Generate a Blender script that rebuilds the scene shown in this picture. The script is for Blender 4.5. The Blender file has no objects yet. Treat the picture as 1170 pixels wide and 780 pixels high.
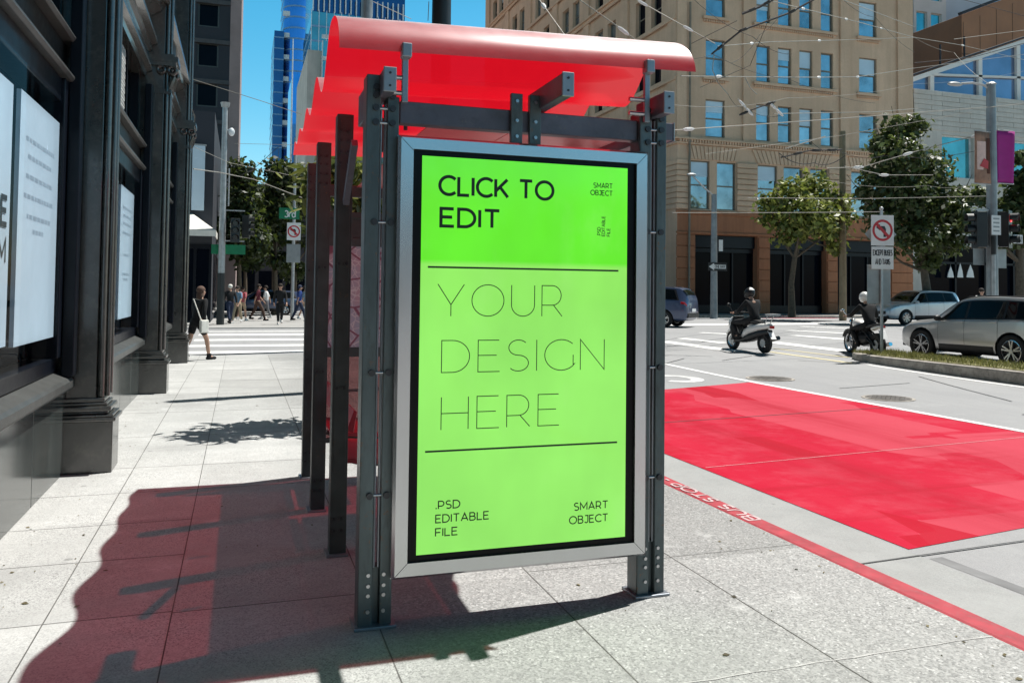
import bpy, bmesh, math, random
from mathutils import Vector, Matrix
random.seed(7)
rad = math.radians
PI = math.pi
SC = bpy.context.scene
COL = SC.collection

# ------------------------------------------------------------------ camera calibration (metres, eye at 1.6 m, street runs along +Y)
FPX = 944.0; CX = 585.0; ROLL = rad(.68); PITCH = rad(1.9); YAW = math.atan(310/944); EYE = 1.6
V0 = 331.7-FPX*math.tan(PITCH)
def ray(u, v):
    du, dv = u-CX, v-V0
    a = (du*math.cos(ROLL)+dv*math.sin(ROLL))/FPX; b = (-du*math.sin(ROLL)+dv*math.cos(ROLL))/FPX
    f = math.cos(PITCH)+b*math.sin(PITCH); z = math.sin(PITCH)-b*math.cos(PITCH)
    return Vector((math.sin(YAW)*f+a*math.cos(YAW), math.cos(YAW)*f-a*math.sin(YAW), z))
def at(u, v, d): r = ray(u, v)*d; r.z += EYE; return r
def at_y(u, v, y): r = ray(u, v); r *= y/r.y; r.z += EYE; return r
def at_z(u, v, z=0.): r = ray(u, v); r *= (z-EYE)/r.z; r.z = z; return r
def sm(t): t = max(0., min(1., t)); return t*t*(3-2*t)
def road_z(x, y):
    d = .312*x+.95*y
    a = sm((x-4)/6)
    return -.13+.28*sm((d-15)/15)*a+.1*sm((y-17)/4)*(1-a)
def at_road(u, v):
    z = -.1
    for _ in range(40):
        g = at_z(u, v, z); z = .5*z+.5*road_z(g.x, g.y)
    return g

# ------------------------------------------------------------------ materials
def new_mat(name):
    m = bpy.data.materials.new(name); m.use_nodes = True
    nt = m.node_tree; nt.nodes.clear()
    out = nt.nodes.new('ShaderNodeOutputMaterial')
    return m, nt, out
def N(nt, t, **kw):
    n = nt.nodes.new(t)
    for k, v in kw.items():
        if k in n.inputs: n.inputs[k].default_value = v
        else: setattr(n, k, v)
    return n
def L(nt, a, b): nt.links.new(a, b)
def c4(c): return (c[0], c[1], c[2], 1)
def ramp(nt, fac, stops):
    r = nt.nodes.new('ShaderNodeValToRGB'); e = r.color_ramp.elements
    while len(e) < len(stops): e.new(.5)
    for i, (p, c) in enumerate(stops): e[i].position = p; e[i].color = c4(c)
    L(nt, fac, r.inputs[0]); return r.outputs[0]
def coords(nt, scale=(1, 1, 1)):
    t = nt.nodes.new('ShaderNodeTexCoord'); mp = nt.nodes.new('ShaderNodeMapping')
    mp.inputs['Scale'].default_value = scale
    L(nt, t.outputs['Object'], mp.inputs[0]); return mp.outputs[0]
def noise(nt, co, scale, detail=4, rough=.55):
    n = N(nt, 'ShaderNodeTexNoise', Scale=scale, Detail=detail, Roughness=rough); L(nt, co, n.inputs['Vector']); return n.outputs['Fac']
def mixc(nt, fac, a, b, mode='MIX'):
    m = nt.nodes.new('ShaderNodeMix'); m.data_type = 'RGBA'; m.blend_type = mode; m.clamp_factor = True
    for s, i in ((fac, 0), (a, 6), (b, 7)):
        if hasattr(s, 'is_linked'): L(nt, s, m.inputs[i])
        else: m.inputs[i].default_value = c4(s) if i else s
    return m.outputs[2]
def pm(name, col, rough=.5, metal=0., var=.25, vs=3., bump=0., bs=60., spec=.5, coat=0., stretch=(1, 1, 1), dirt=None, emit=None, chips=None):
    m, nt, out = new_mat(name)
    p = N(nt, 'ShaderNodeBsdfPrincipled', Roughness=rough, Metallic=metal)
    p.inputs['Specular IOR Level'].default_value = spec
    p.inputs['Coat Weight'].default_value = coat; p.inputs['Coat Roughness'].default_value = .04
    co = coords(nt, stretch)
    lo = [max(0, c*(1-var)) for c in col]; hi = [min(1, c*(1+var)) for c in col]
    colr = ramp(nt, noise(nt, co, vs, 6, .62), [(.28, lo), (.72, hi)])
    if dirt:
        colr = mixc(nt, ramp(nt, noise(nt, co, vs*2.7, 5, .7), [(.52, (0, 0, 0)), (.75, (.7, .7, .7))]), colr, dirt)
    if chips:   # small chipped or rusty spots
        co2 = coords(nt)
        spot = N(nt, 'ShaderNodeMath', operation='MULTIPLY'); L(nt, ramp(nt, noise(nt, co2, 38, 5, .7), [(.60, (0,)*3), (.66, (1,)*3)]), spot.inputs[0]); L(nt, ramp(nt, noise(nt, co2, 5, 4, .6), [(.48, (0,)*3), (.6, (1,)*3)]), spot.inputs[1])
        colr = mixc(nt, spot.outputs[0], colr, chips)
    L(nt, colr, p.inputs['Base Color'])
    r2 = nt.nodes.new('ShaderNodeMapRange'); r2.inputs[3].default_value = max(.02, rough*.8); r2.inputs[4].default_value = min(1, rough*1.2)
    L(nt, noise(nt, co, vs*4, 3), r2.inputs[0]); L(nt, r2.outputs[0], p.inputs['Roughness'])
    if bump:
        b = N(nt, 'ShaderNodeBump', Strength=bump, Distance=.01); L(nt, noise(nt, co, bs, 4), b.inputs['Height']); L(nt, b.outputs[0], p.inputs['Normal'])
    if emit:
        p.inputs['Emission Color'].default_value = c4(emit[0]); p.inputs['Emission Strength'].default_value = emit[1]
    L(nt, p.outputs[0], out.inputs[0]); return m
def concrete(name, base, dark, speck=.5, stain=.3, warm=(1, 1, 1), slabs=False):
    m, nt, out = new_mat(name); co = coords(nt)
    p = N(nt, 'ShaderNodeBsdfPrincipled', Roughness=.85)
    p.inputs['Specular IOR Level'].default_value = .25
    big = noise(nt, co, .9, 7, .62); mid = noise(nt, co, 4.5, 6, .65)
    b = ramp(nt, big, [(.3, [c*(1-stain) for c in base]), (.68, base)])
    b = mixc(nt, ramp(nt, mid, [(.45, (0, 0, 0)), (.72, (.55, .55, .55))]), b, [c*.72*w for c, w in zip(base, warm)])
    v = N(nt, 'ShaderNodeTexVoronoi', Scale=150.); v.feature = 'F1'; L(nt, co, v.inputs['Vector'])
    sp = ramp(nt, v.outputs['Color'], [(.1, dark), (.5, base), (.9, [min(1, c*1.35) for c in base])])
    patchy = ramp(nt, noise(nt, co, 1.6, 5, .6), [(.35, (speck*.25,)*3), (.7, (speck,)*3)])
    b = mixc(nt, patchy, b, sp)
    fine = ramp(nt, noise(nt, co, 420, 2, .7), [(.36, (.5,)*3), (.6, (1,)*3)])
    b = mixc(nt, .45*speck+.15, b, fine, 'MULTIPLY')
    # small dark gum spots
    vg = N(nt, 'ShaderNodeTexVoronoi', Scale=1.7); L(nt, co, vg.inputs['Vector'])
    b = mixc(nt, ramp(nt, vg.outputs['Distance'], [(.035, (.6,)*3), (.05, (0,)*3)]), b, [c*.35 for c in base])
    if slabs:   # the kerb side is worn down to its aggregate: greyer and grainier
        sx = nt.nodes.new('ShaderNodeSeparateXYZ'); L(nt, co, sx.inputs[0]); ad = N(nt, 'ShaderNodeMath', operation='MULTIPLY_ADD'); L(nt, noise(nt, co, 1.3, 5, .65), ad.inputs[0]); ad.inputs[1].default_value = 1.6; L(nt, sx.outputs[0], ad.inputs[2])
        mk = ramp(nt, ad.outputs[0], [(.0, (0,)*3), (1, (1,)*3)]); mr = nt.nodes.new('ShaderNodeMapRange'); mr.inputs[1].default_value = 1.1; mr.inputs[2].default_value = 2.0; L(nt, ad.outputs[0], mr.inputs[0])
        v3 = N(nt, 'ShaderNodeTexVoronoi', Scale=95.); L(nt, co, v3.inputs['Vector'])
        gr = ramp(nt, v3.outputs['Color'], [(.12, (.09, .09, .09)), (.45, (.22, .22, .216)), (.8, (.33, .33, .322)), (.95, (.56, .56, .55))])
        mm = N(nt, 'ShaderNodeMath', operation='MULTIPLY'); L(nt, mr.outputs[0], mm.inputs[0]); mm.inputs[1].default_value = .62
        b = mixc(nt, mm.outputs[0], b, gr)
        # each poured strip dried to its own tone; grit and water stains in long soft streaks
        mp = nt.nodes.new('ShaderNodeMapping'); t = nt.nodes.new('ShaderNodeTexCoord'); L(nt, t.outputs['Object'], mp.inputs[0]); mp.inputs['Location'].default_value = (-.66/.935+5, -4.43/1.8+5, 0); mp.inputs['Scale'].default_value = (1/.935, 1/1.8, 0)
        fl = N(nt, 'ShaderNodeVectorMath', operation='FLOOR'); L(nt, mp.outputs[0], fl.inputs[0]); wn = nt.nodes.new('ShaderNodeTexWhiteNoise'); L(nt, fl.outputs[0], wn.inputs['Vector'])
        b = mixc(nt, 1., b, ramp(nt, wn.outputs['Value'], [(0, (.90, .90, .89)), (1, (1.12, 1.12, 1.11))]), 'MULTIPLY')
        b = mixc(nt, ramp(nt, noise(nt, coords(nt, (.5, 1.6, 1)), 1.1, 8, .68), [(.5, (0,)*3), (.78, (.7,)*3)]), b, [c*.55 for c in base])
        b = mixc(nt, ramp(nt, noise(nt, co, 2.6, 8, .75), [(.58, (0,)*3), (.72, (.55,)*3)]), b, [min(1, c*1.3) for c in base])
    L(nt, b, p.inputs['Base Color'])
    bp = N(nt, 'ShaderNodeBump', Strength=.35, Distance=.004); L(nt, noise(nt, co, 170, 4, .7), bp.inputs['Height']); L(nt, bp.outputs[0], p.inputs['Normal'])
    L(nt, p.outputs[0], out.inputs[0]); return m
def glossy_glass(name, tint, rough=.03, metal=.55, var=.35, vs=.35):
    return pm(name, tint, rough, metal, var=var, vs=vs, spec=.8)
TOP = (.85, .10)
def red_sheet(name, k=1.):
    m, nt, out = new_mat(name)
    tr = N(nt, 'ShaderNodeBsdfTransparent', Color=(.72, .03, .04, 1))
    tl = N(nt, 'ShaderNodeBsdfTranslucent', Color=(.62, .005, .016, 1))
    df = N(nt, 'ShaderNodeBsdfDiffuse', Color=(.60, .010, .024, 1))
    gl = N(nt, 'ShaderNodeBsdfGlossy', Roughness=.2, Color=(1, 1, 1, 1))
    co = coords(nt)
    ge = nt.nodes.new('ShaderNodeNewGeometry')
    dusty_sheen = ramp(nt, noise(nt, coords(nt, (.6, 3, 1)), 2.5, 6, .65), [(.3, (.60, .07, .10)), (.55, (.70, .22, .25)), (.75, (.74, .36, .38))])  # dusty pink upper side, with the sky's sheen painted into the colour
    L(nt, mixc(nt, ge.outputs['Backfacing'], dusty_sheen, (.60, .010, .024)), df.inputs['Color'])
    a = N(nt, 'ShaderNodeMixShader'); L(nt, tl.outputs[0], a.inputs[1]); L(nt, df.outputs[0], a.inputs[2]); a.inputs[0].default_value = .4
    b = N(nt, 'ShaderNodeMixShader'); L(nt, a.outputs[0], b.inputs[1]); L(nt, tr.outputs[0], b.inputs[2]); b.inputs[0].default_value = .17*k
    fr = N(nt, 'ShaderNodeFresnel', IOR=1.52)
    # the upper side is polished, the underside has a matt protective grain
    side = nt.nodes.new('ShaderNodeMapRange'); side.inputs[3].default_value = TOP[0]; side.inputs[4].default_value = TOP[1]; L(nt, ge.outputs['Backfacing'], side.inputs[0])
    mr = nt.nodes.new('ShaderNodeMath'); mr.operation = 'MULTIPLY'; L(nt, fr.outputs[0], mr.inputs[0]); L(nt, side.outputs[0], mr.inputs[1])
    rr = nt.nodes.new('ShaderNodeMapRange'); rr.inputs[3].default_value = .26; rr.inputs[4].default_value = .46
    L(nt, noise(nt, co, 5, 5, .6), rr.inputs[0]); L(nt, rr.outputs[0], gl.inputs['Roughness'])
    c = N(nt, 'ShaderNodeMixShader'); L(nt, mr.outputs[0], c.inputs[0]); L(nt, b.outputs[0], c.inputs[1]); L(nt, gl.outputs[0], c.inputs[2])
    L(nt, c.outputs[0], out.inputs[0]); return m
def leaf_mat(name, lo, hi, gloss=.35):
    m, nt, out = new_mat(name)
    g = nt.nodes.new('ShaderNodeNewGeometry')
    col = ramp(nt, g.outputs['Random Per Island'], [(0, lo), (.75, hi), (1, [min(1, c*1.5) for c in hi])])
    p = N(nt, 'ShaderNodeBsdfPrincipled', Roughness=gloss); L(nt, col, p.inputs['Base Color'])
    t = N(nt, 'ShaderNodeBsdfTranslucent'); L(nt, mixc(nt, .5, col, (.12, .16, .02)), t.inputs[0])
    a = N(nt, 'ShaderNodeMixShader'); a.inputs[0].default_value = .38; L(nt, p.outputs[0], a.inputs[1]); L(nt, t.outputs[0], a.inputs[2])
    L(nt, a.outputs[0], out.inputs[0]); return m

M = {}
M['walk'] = concrete('sidewalk_concrete', (.475, .476, .462), (.14, .14, .14), .70, .30, slabs=True)
M['walk_far'] = concrete('far_sidewalk_concrete', (.38, .375, .36), (.2, .2, .2), .3, .2)
M['gutter'] = concrete('gutter_concrete', (.35, .355, .345), (.2, .2, .2), .35, .18)
M['kerb'] = pm('kerb_concrete', (.34, .31, .27), .9, var=.45, vs=5, bump=.4, dirt=(.10, .09, .08))
M['joint'] = pm('joint_dirt', (.11, .108, .10), .95, var=.5, vs=4)
M['joint_pale'] = pm('joint_mortar', (.40, .395, .38), .9, var=.2, vs=14)
M['tar'] = pm('tar_seal', (.055, .055, .055), .6)
M['patch'] = pm('asphalt_patch', (.17, .17, .17), .8, var=.3, vs=5)
M['white'] = pm('road_paint', (.70, .70, .68), .7, var=.16, vs=6, dirt=(.40, .40, .39))
M['stencil'] = pm('stencil_paint', (.52, .38, .38), .7, var=.25, vs=12, dirt=(.34, .12, .12))
M['yellow'] = pm('yellow_paint', (.62, .55, .33), .7, var=.2, vs=6, dirt=(.4, .4, .36))
M['red_curb'] = pm('red_kerb_paint', (.34, .032, .045), .65, var=.3, vs=7, dirt=(.26, .09, .09))
M['steel'] = pm('painted_steel', (.090, .115, .12), .36, .25, var=.35, vs=4, bump=.12, bs=90, dirt=(.05, .05, .045), stretch=(2, 2, .5), chips=(.17, .10, .065))
M['steel_brown'] = pm('shelter_brown_steel', (.060, .066, .064), .5, .15, var=.3, vs=6, bump=.1, chips=(.14, .08, .05))
M['beam'] = pm('beam_paint', (.115, .112, .14), .45, .2, var=.25, vs=5, chips=(.2, .17, .15), dirt=(.07, .065, .07))
M['cap'] = pm('end_cap_metal', (.30, .32, .35), .4, .6, var=.2)
M['bolt'] = pm('bolt_metal', (.5, .5, .52), .3, .9)
M['bolt_dark'] = pm('dark_bolt', (.05, .05, .055), .4, .5)
M['alu'] = pm('brushed_aluminium', (.60, .605, .62), .24, .95, var=.12, vs=1.6, stretch=(1, 1, .35))
M['black'] = pm('black_border', (.003, .003, .004), .3, 0, spec=.18)
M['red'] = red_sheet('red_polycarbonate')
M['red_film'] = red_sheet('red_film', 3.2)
M['red_seat'] = pm('red_seat_metal', (.45, .03, .05), .4)
M['ink'] = pm('printed_ink', (.004, .02, .006), .5, var=.05)
M['dark_paint'] = pm('charcoal_iron', (.011, .012, .012), .45, 0, var=.35, vs=3.5, bump=.12, bs=30, spec=.3)
M['dark_pilaster'] = pm('charcoal_pilaster', (.042, .042, .038), .24, 0, var=.35, vs=3., bump=.10, bs=18, spec=1., dirt=(.10, .095, .08), coat=.25)
M['bulk'] = pm('bulkhead_panel', (.045, .054, .052), .14, 0, var=.35, vs=1.6, spec=.7, stretch=(1.6, 1.6, .25), dirt=(.085, .085, .075))
M['sill'] = pm('sill_paint', (.065, .068, .065), .4, 0, var=.25, vs=5, bump=.1)
M['navy'] = pm('navy_frame', (.004, .006, .011), .35, 0, var=.2, spec=.25)
M['poster'] = pm('pale_blue_poster', (.55, .69, .80), .25, 0, var=.09, vs=.8, spec=.6)
M['poster_text'] = pm('poster_text', (.28, .37, .45), .5, var=.05)
M['poster_ink'] = pm('poster_ink', (.015, .02, .03), .5)
M['dark_glass'] = pm('dark_shop_glass', (.004, .006, .011), .06, 0, var=.3, vs=.35, spec=.045)
M['store_glass'] = pm('store_glass_dark', (.006, .009, .014), .03, 0, var=.3, vs=.35, spec=.6)
def clear_glass():
    m, nt, out = new_mat('clear_glass'); t = N(nt, 'ShaderNodeBsdfTransparent', Color=(.93, .96, .97, 1)); g = N(nt, 'ShaderNodeBsdfGlossy', Roughness=.02); f = N(nt, 'ShaderNodeFresnel', IOR=1.045); x = nt.nodes.new('ShaderNodeMixShader')
    L(nt, f.outputs[0], x.inputs[0]); L(nt, t.outputs[0], x.inputs[1]); L(nt, g.outputs[0], x.inputs[2]); L(nt, x.outputs[0], out.inputs[0]); return m
M['clear'] = clear_glass()
M['lattice'] = pm('lattice_metal', (.5, .5, .48), .5, .2)
def sandstone(name, col, dirt):
    m, nt, out = new_mat(name); co = coords(nt)
    p = N(nt, 'ShaderNodeBsdfPrincipled', Roughness=.9); p.inputs['Specular IOR Level'].default_value = .2
    b = ramp(nt, noise(nt, co, .35, 7, .6), [(.3, [c*.82 for c in col]), (.7, [min(1, c*1.1) for c in col])])
    st = coords(nt, (2.2, 2.2, .18))
    b = mixc(nt, ramp(nt, noise(nt, st, 1.1, 6, .65), [(.45, (0,)*3), (.8, (.75,)*3)]), b, dirt)
    b = mixc(nt, ramp(nt, noise(nt, co, 9, 5, .7), [(.4, (0,)*3), (.8, (.4,)*3)]), b, [c*.68 for c in col])
    L(nt, b, p.inputs['Base Color'])
    bp = N(nt, 'ShaderNodeBump', Strength=.5, Distance=.05); L(nt, noise(nt, co, 14, 5, .65), bp.inputs['Height']); L(nt, bp.outputs[0], p.inputs['Normal'])
    L(nt, p.outputs[0], out.inputs[0]); return m
M['stone'] = sandstone('sandstone', (.72, .505, .355), (.54, .37, .255))
M['stone_red'] = sandstone('terracotta_base', (.42, .19, .105), (.22, .11, .07))
M['stone_dark'] = pm('stone_joint', (.13, .095, .07), .95)
M['sky_glass'] = glossy_glass('window_glass', (.33, .40, .45), .05, .72, .5, .45)
M['frame_wood'] = pm('window_frame', (.20, .17, .13), .6)
M['pale_stone'] = sandstone('pale_stone', (.62, .59, .54), (.45, .43, .40))
M['white_wall'] = pm('white_wall', (.72, .72, .70), .8, var=.1, vs=.3)
M['pale_blue_wall'] = pm('pale_blue_wall', (.55, .62, .70), .8, var=.08, vs=.3)
M['brown_wall'] = pm('rust_brown_cladding', (.36, .17, .09), .7, var=.2, vs=.3)
M['teal_glass'] = glossy_glass('teal_glass', (.10, .42, .48), .08, .5)
M['blue_glass'] = glossy_glass('tower_glass', (.10, .30, .68), .06, .72, .3, .05)
M['navy_glass'] = glossy_glass('navy_tower_glass', (.03, .10, .24), .1, .6, .3, .05)
M['bright_blue'] = glossy_glass('bright_blue_glass', (.05, .32, .80), .08, .6, .2, .05)
M['green_glass'] = glossy_glass('green_tower_glass', (.14, .38, .42), .08, .65, .4, .08)
M['floor_band'] = pm('floor_band', (.20, .34, .52), .4, .3)
M['tower_white'] = pm('tower_white', (.66, .70, .72), .5)
M['dark_tower'] = pm('dark_tower_wall', (.028, .032, .042), .7, var=.3, vs=.3)
M['brown_trim'] = pm('brownish_trim', (.34, .26, .25), .8, var=.2, vs=.4)
M['pole'] = pm('grey_pole', (.27, .29, .30), .5, .3, var=.25, vs=3)
M['pole_dark'] = pm('black_pole', (.02, .022, .022), .45)
M['pole_tan'] = pm('tan_pole', (.28, .21, .13), .8)
M['galv'] = pm('galvanised', (.42, .43, .43), .5, .5, var=.2, vs=6)
M['sign_white'] = pm('sign_white', (.75, .75, .74), .45, var=.08, vs=5)
M['sign_red'] = pm('sign_red', (.52, .02, .03), .45, var=.1)
M['sign_black'] = pm('sign_black', (.012, .012, .014), .45)
M['sign_green'] = pm('sign_green', (.0, .17, .07), .45)
M['sign_back'] = pm('sign_back', (.30, .31, .31), .5, .5, var=.2)
M['wire'] = pm('pale_wire', (.36, .34, .30), .5, .3)
M['wire_dark'] = pm('dark_wire', (.025, .02, .022), .6)
M['magenta'] = pm('magenta_cloth', (.36, .02, .22), .8, var=.12, vs=3)
M['banner_skin'] = pm('portrait_banner', (.34, .19, .13), .8, var=.4, vs=3.5)
M['banner_pale'] = pm('portrait_pale', (.72, .50, .44), .8, var=.2, vs=5)
M['awning'] = pm('cream_awning', (.70, .68, .62), .85, var=.08)
M['awning_green'] = pm('green_valance', (.0, .12, .06), .8)
M['grass'] = pm('dry_grass', (.16, .15, .055), .95, var=.45, vs=20)
M['bark'] = pm('bark', (.11, .085, .06), .95, var=.4, vs=9, bump=.5, bs=30)
M['leaf'] = leaf_mat('ficus_leaf', (.022, .042, .014), (.115, .14, .055), .42)
M['leaf_yellow'] = leaf_mat('bright_leaf', (.05, .08, .015), (.30, .32, .075), .45)
M['leaf_dark'] = leaf_mat('dark_leaf', (.008, .018, .007), (.045, .065, .022), .5)
M['leaf_mag'] = leaf_mat('magnolia_leaf', (.035, .06, .02), (.24, .25, .07), .3)
M['tyre'] = pm('tyre_rubber', (.012, .012, .013), .8, bump=.2)
M['rim'] = pm('alloy_rim', (.55, .55, .56), .25, .9)
M['rim_dark'] = pm('dark_rim', (.03, .03, .032), .35, .5)
M['chrome'] = pm('chrome', (.75, .75, .75), .12, 1.)
M['plastic'] = pm('black_plastic', (.008, .008, .009), .5)
M['seat_vinyl'] = pm('seat_vinyl', (.012, .012, .012), .45)
M['car_glass'] = pm('car_glass', (.006, .008, .009), .03, 0, var=.1, spec=.3)
M['headlight'] = pm('headlight_lens', (.55, .58, .6), .08, .5, coat=.5)
M['tail'] = pm('tail_light', (.42, .01, .015), .15, coat=.6)
M['car_champagne'] = pm('champagne_paint', (.50, .50, .49), .3, .45, var=.02, vs=.4, coat=.7)
M['car_silver'] = pm('silver_paint', (.66, .67, .69), .33, .35, var=.02, vs=.4, coat=.7)
M['car_blue'] = pm('slate_blue_paint', (.055, .08, .15), .3, .3, var=.02, vs=.4, coat=.8)
M['white_paint'] = pm('white_fairing', (.72, .71, .68), .25, .0, var=.05, coat=.5)
M['lens_red'] = pm('red_lamp', (.6, .01, .01), .2, emit=((1, .03, .04), 1.3))
M['lens_off'] = pm('dark_lens', (.03, .02, .02), .15)
M['skin'] = pm('skin', (.46, .27, .19), .55, var=.08)
def cloth(n, c): 
    M[n] = pm(n, c, .85, var=.15, vs=8, bump=.2, bs=40); return M[n]
for n, c in (('c_black', (.005, .005, .006)), ('c_navy', (.015, .025, .06)), ('c_blue', (.02, .06, .25)), ('c_lightblue', (.16, .26, .36)), ('c_maroon', (.13, .02, .035)), ('c_white', (.72, .72, .7)), ('c_khaki', (.34, .27, .18)), ('c_brown', (.09, .05, .035)), ('c_grey', (.16, .16, .17)), ('c_hair', (.02, .013, .009)), ('c_red', (.42, .04, .05)), ('c_bag', (.7, .68, .62)), ('c_pinkred', (.4, .1, .12))): cloth(n, c)
# ------------------------------------------------------------------ mesh helpers
ROOT = {}
class MB:
    def __init__(s): s.v = []; s.f = []; s.mi = []; s.cur = 0
    def add(s, vs, fs):
        o = len(s.v); s.v += [tuple(p) for p in vs]
        for f in fs: s.f.append([i+o for i in f]); s.mi.append(s.cur)
        return s
    def box(s, x0, x1, y0, y1, z0, z1):
        return s.add([(x0, y0, z0), (x1, y0, z0), (x1, y1, z0), (x0, y1, z0), (x0, y0, z1), (x1, y0, z1), (x1, y1, z1), (x0, y1, z1)],
                     [(0, 3, 2, 1), (4, 5, 6, 7), (0, 1, 5, 4), (1, 2, 6, 5), (2, 3, 7, 6), (3, 0, 4, 7)])
    def obox(s, c, size, mat=None):
        a, b, d = [q/2 for q in size]; c = Vector(c); mat = mat or Matrix.Identity(3)
        vs = [c+mat @ Vector((i*a, j*b, k*d)) for k in (-1, 1) for (i, j) in ((-1, -1), (1, -1), (1, 1), (-1, 1))]
        return s.add(vs, [(0, 3, 2, 1), (4, 5, 6, 7), (0, 1, 5, 4), (1, 2, 6, 5), (2, 3, 7, 6), (3, 0, 4, 7)])
    def bar(s, p0, p1, w, h, up=(0, 0, 1)):
        p0, p1 = Vector(p0), Vector(p1); d = (p1-p0); ln = d.length; d.normalize(); up = Vector(up)
        x = d.cross(up)
        if x.length < 1e-4: x = d.cross(Vector((1, 0, 0)))
        x.normalize(); z = x.cross(d)
        return s.obox((p0+p1)/2, (w, ln, h), Matrix((x, d, z)).transposed())
    def poly(s, pts): return s.add(pts, [list(range(len(pts)))])
    def prism(s, pts, d):   # planar polygon extruded by vector d
        n = len(pts); d = Vector(d); a = [Vector(p) for p in pts]
        return s.add(a+[p+d for p in a], [list(range(n))[::-1], list(range(n, 2*n))]+[(i, (i+1) % n, n+(i+1) % n, n+i) for i in range(n)])
    def tube(s, path, r, n=8, cap=True):
        P = [Vector(p) for p in path]; k = len(P); rs = r if isinstance(r, (list, tuple)) else [r]*k
        vs = []; ref = None
        for i, p in enumerate(P):
            d = (P[min(i+1, k-1)]-P[max(i-1, 0)]).normalized()
            if ref is None:
                ref = d.cross(Vector((0, 0, 1)))
                if ref.length < .05: ref = d.cross(Vector((1, 0, 0)))
            x = (ref-d*ref.dot(d)).normalized(); ref = x; y = d.cross(x)
            for j in range(n):
                a = 2*PI*j/n; vs.append(p+(x*math.cos(a)+y*math.sin(a))*rs[i])
        fs = [(i*n+j, i*n+(j+1) % n, (i+1)*n+(j+1) % n, (i+1)*n+j) for i in range(k-1) for j in range(n)]
        if cap: fs += [list(range(n))[::-1], list(range((k-1)*n, k*n))]
        return s.add(vs, fs)
    def cyl(s, p0, p1, r, r1=None, n=16): return s.tube([p0, p1], [r, r if r1 is None else r1], n)
    def ell(s, c, r, nu=14, nv=9, mat=None):
        c = Vector(c); r = (r, r, r) if not isinstance(r, (tuple, list)) else r; vs = []; mat = mat or Matrix.Identity(3)
        for i in range(1, nv):
            t = PI*i/nv
            for j in range(nu):
                a = 2*PI*j/nu; vs.append(c+mat @ Vector((r[0]*math.sin(t)*math.cos(a), r[1]*math.sin(t)*math.sin(a), r[2]*math.cos(t))))
        vs += [c+mat @ Vector((0, 0, r[2])), c-mat @ Vector((0, 0, r[2]))]; m = len(vs)
        fs = [(i*nu+j, (i+1)*nu+j, (i+1)*nu+(j+1) % nu, i*nu+(j+1) % nu) for i in range(nv-2) for j in range(nu)]
        fs += [(m-2, j, (j+1) % nu) for j in range(nu)]+[(m-1, (nv-2)*nu+(j+1) % nu, (nv-2)*nu+j) for j in range(nu)]
        return s.add(vs, fs)
    def torus(s, c, axis, R_, r, n=32, m=10, prof=None):
        c = Vector(c); ax = Vector(axis).normalized(); x = ax.cross(Vector((0, 0, 1)))
        if x.length < .05: x = ax.cross(Vector((1, 0, 0)))
        x.normalize(); y = ax.cross(x); vs = []
        for i in range(n):
            a = 2*PI*i/n; d = x*math.cos(a)+y*math.sin(a)
            for j in range(m):
                b = 2*PI*j/m
                if prof: rr, hh = prof[j]
                else: rr, hh = R_+r*math.cos(b), r*math.sin(b)
                vs.append(c+d*rr+ax*hh)
        return s.add(vs, [(i*m+j, ((i+1) % n)*m+j, ((i+1) % n)*m+(j+1) % m, i*m+(j+1) % m) for i in range(n) for j in range(m)])
    def disc(s, c, axis, R_, th, n=24):
        ax = Vector(axis).normalized()*th/2; c = Vector(c); return s.cyl(c-ax, c+ax, R_, n=n)
    def grid(s, fn, nu, nv):
        vs = [fn(i/nu, j/nv) for i in range(nu+1) for j in range(nv+1)]
        return s.add(vs, [(i*(nv+1)+j, (i+1)*(nv+1)+j, (i+1)*(nv+1)+j+1, i*(nv+1)+j+1) for i in range(nu) for j in range(nv)])
    def build(s, name, mat, parent=None, world=False, smooth=None, bevel=0., kind=None, label=None, solid=0., sub=0):
        me = bpy.data.meshes.new(name); vs = s.v
        if world and parent is not None and parent.name in ROOT:
            inv = ROOT[parent.name].inverted(); vs = [tuple(inv @ Vector(p)) for p in s.v]
        me.from_pydata(vs, [], s.f); me.update()
        for m_ in (mat if isinstance(mat, list) else [mat]): me.materials.append(m_)
        if isinstance(mat, list):
            for p, i in zip(me.polygons, s.mi): p.material_index = i
        if smooth is not None:
            me.shade_smooth()
            if smooth < 180: me.set_sharp_from_angle(angle=rad(smooth))
        o = bpy.data.objects.new(name, me); COL.objects.link(o)
        if parent is not None:
            o.parent = parent
            if parent.name in ROOT: ROOT[o.name] = ROOT[parent.name]
        if kind: o['kind'] = kind
        if label: o['label'] = label
        if solid:
            md = o.modifiers.new('thick', 'SOLIDIFY'); md.thickness = solid; md.offset = 0
        if bevel:
            md = o.modifiers.new('bev', 'BEVEL'); md.width = bevel; md.segments = 2; md.limit_method = 'ANGLE'; md.angle_limit = rad(40)
        if sub:
            md = o.modifiers.new('sub', 'SUBSURF'); md.levels = sub; md.render_levels = sub
        return o
def thing(name, label, cat, loc=(0, 0, 0), rotz=0., group=None):
    o = bpy.data.objects.new(name, None); COL.objects.link(o); o.empty_display_size = .2
    o.location = loc; o.rotation_euler = (0, 0, rotz)
    o['label'] = label; o['category'] = cat
    if group: o['group'] = group
    ROOT[o.name] = Matrix.Translation(Vector(loc)) @ Matrix.Rotation(rotz, 4, 'Z')
    return o
def tag(o, label, cat, group=None):
    o['label'] = label; o['category'] = cat
    if group: o['group'] = group
    return o
def copy_tree(o, parent=None):
    c = o.copy(); COL.objects.link(c)
    if parent is not None: c.parent = parent
    for ch in list(o.children): copy_tree(ch, c)
    return c
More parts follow.
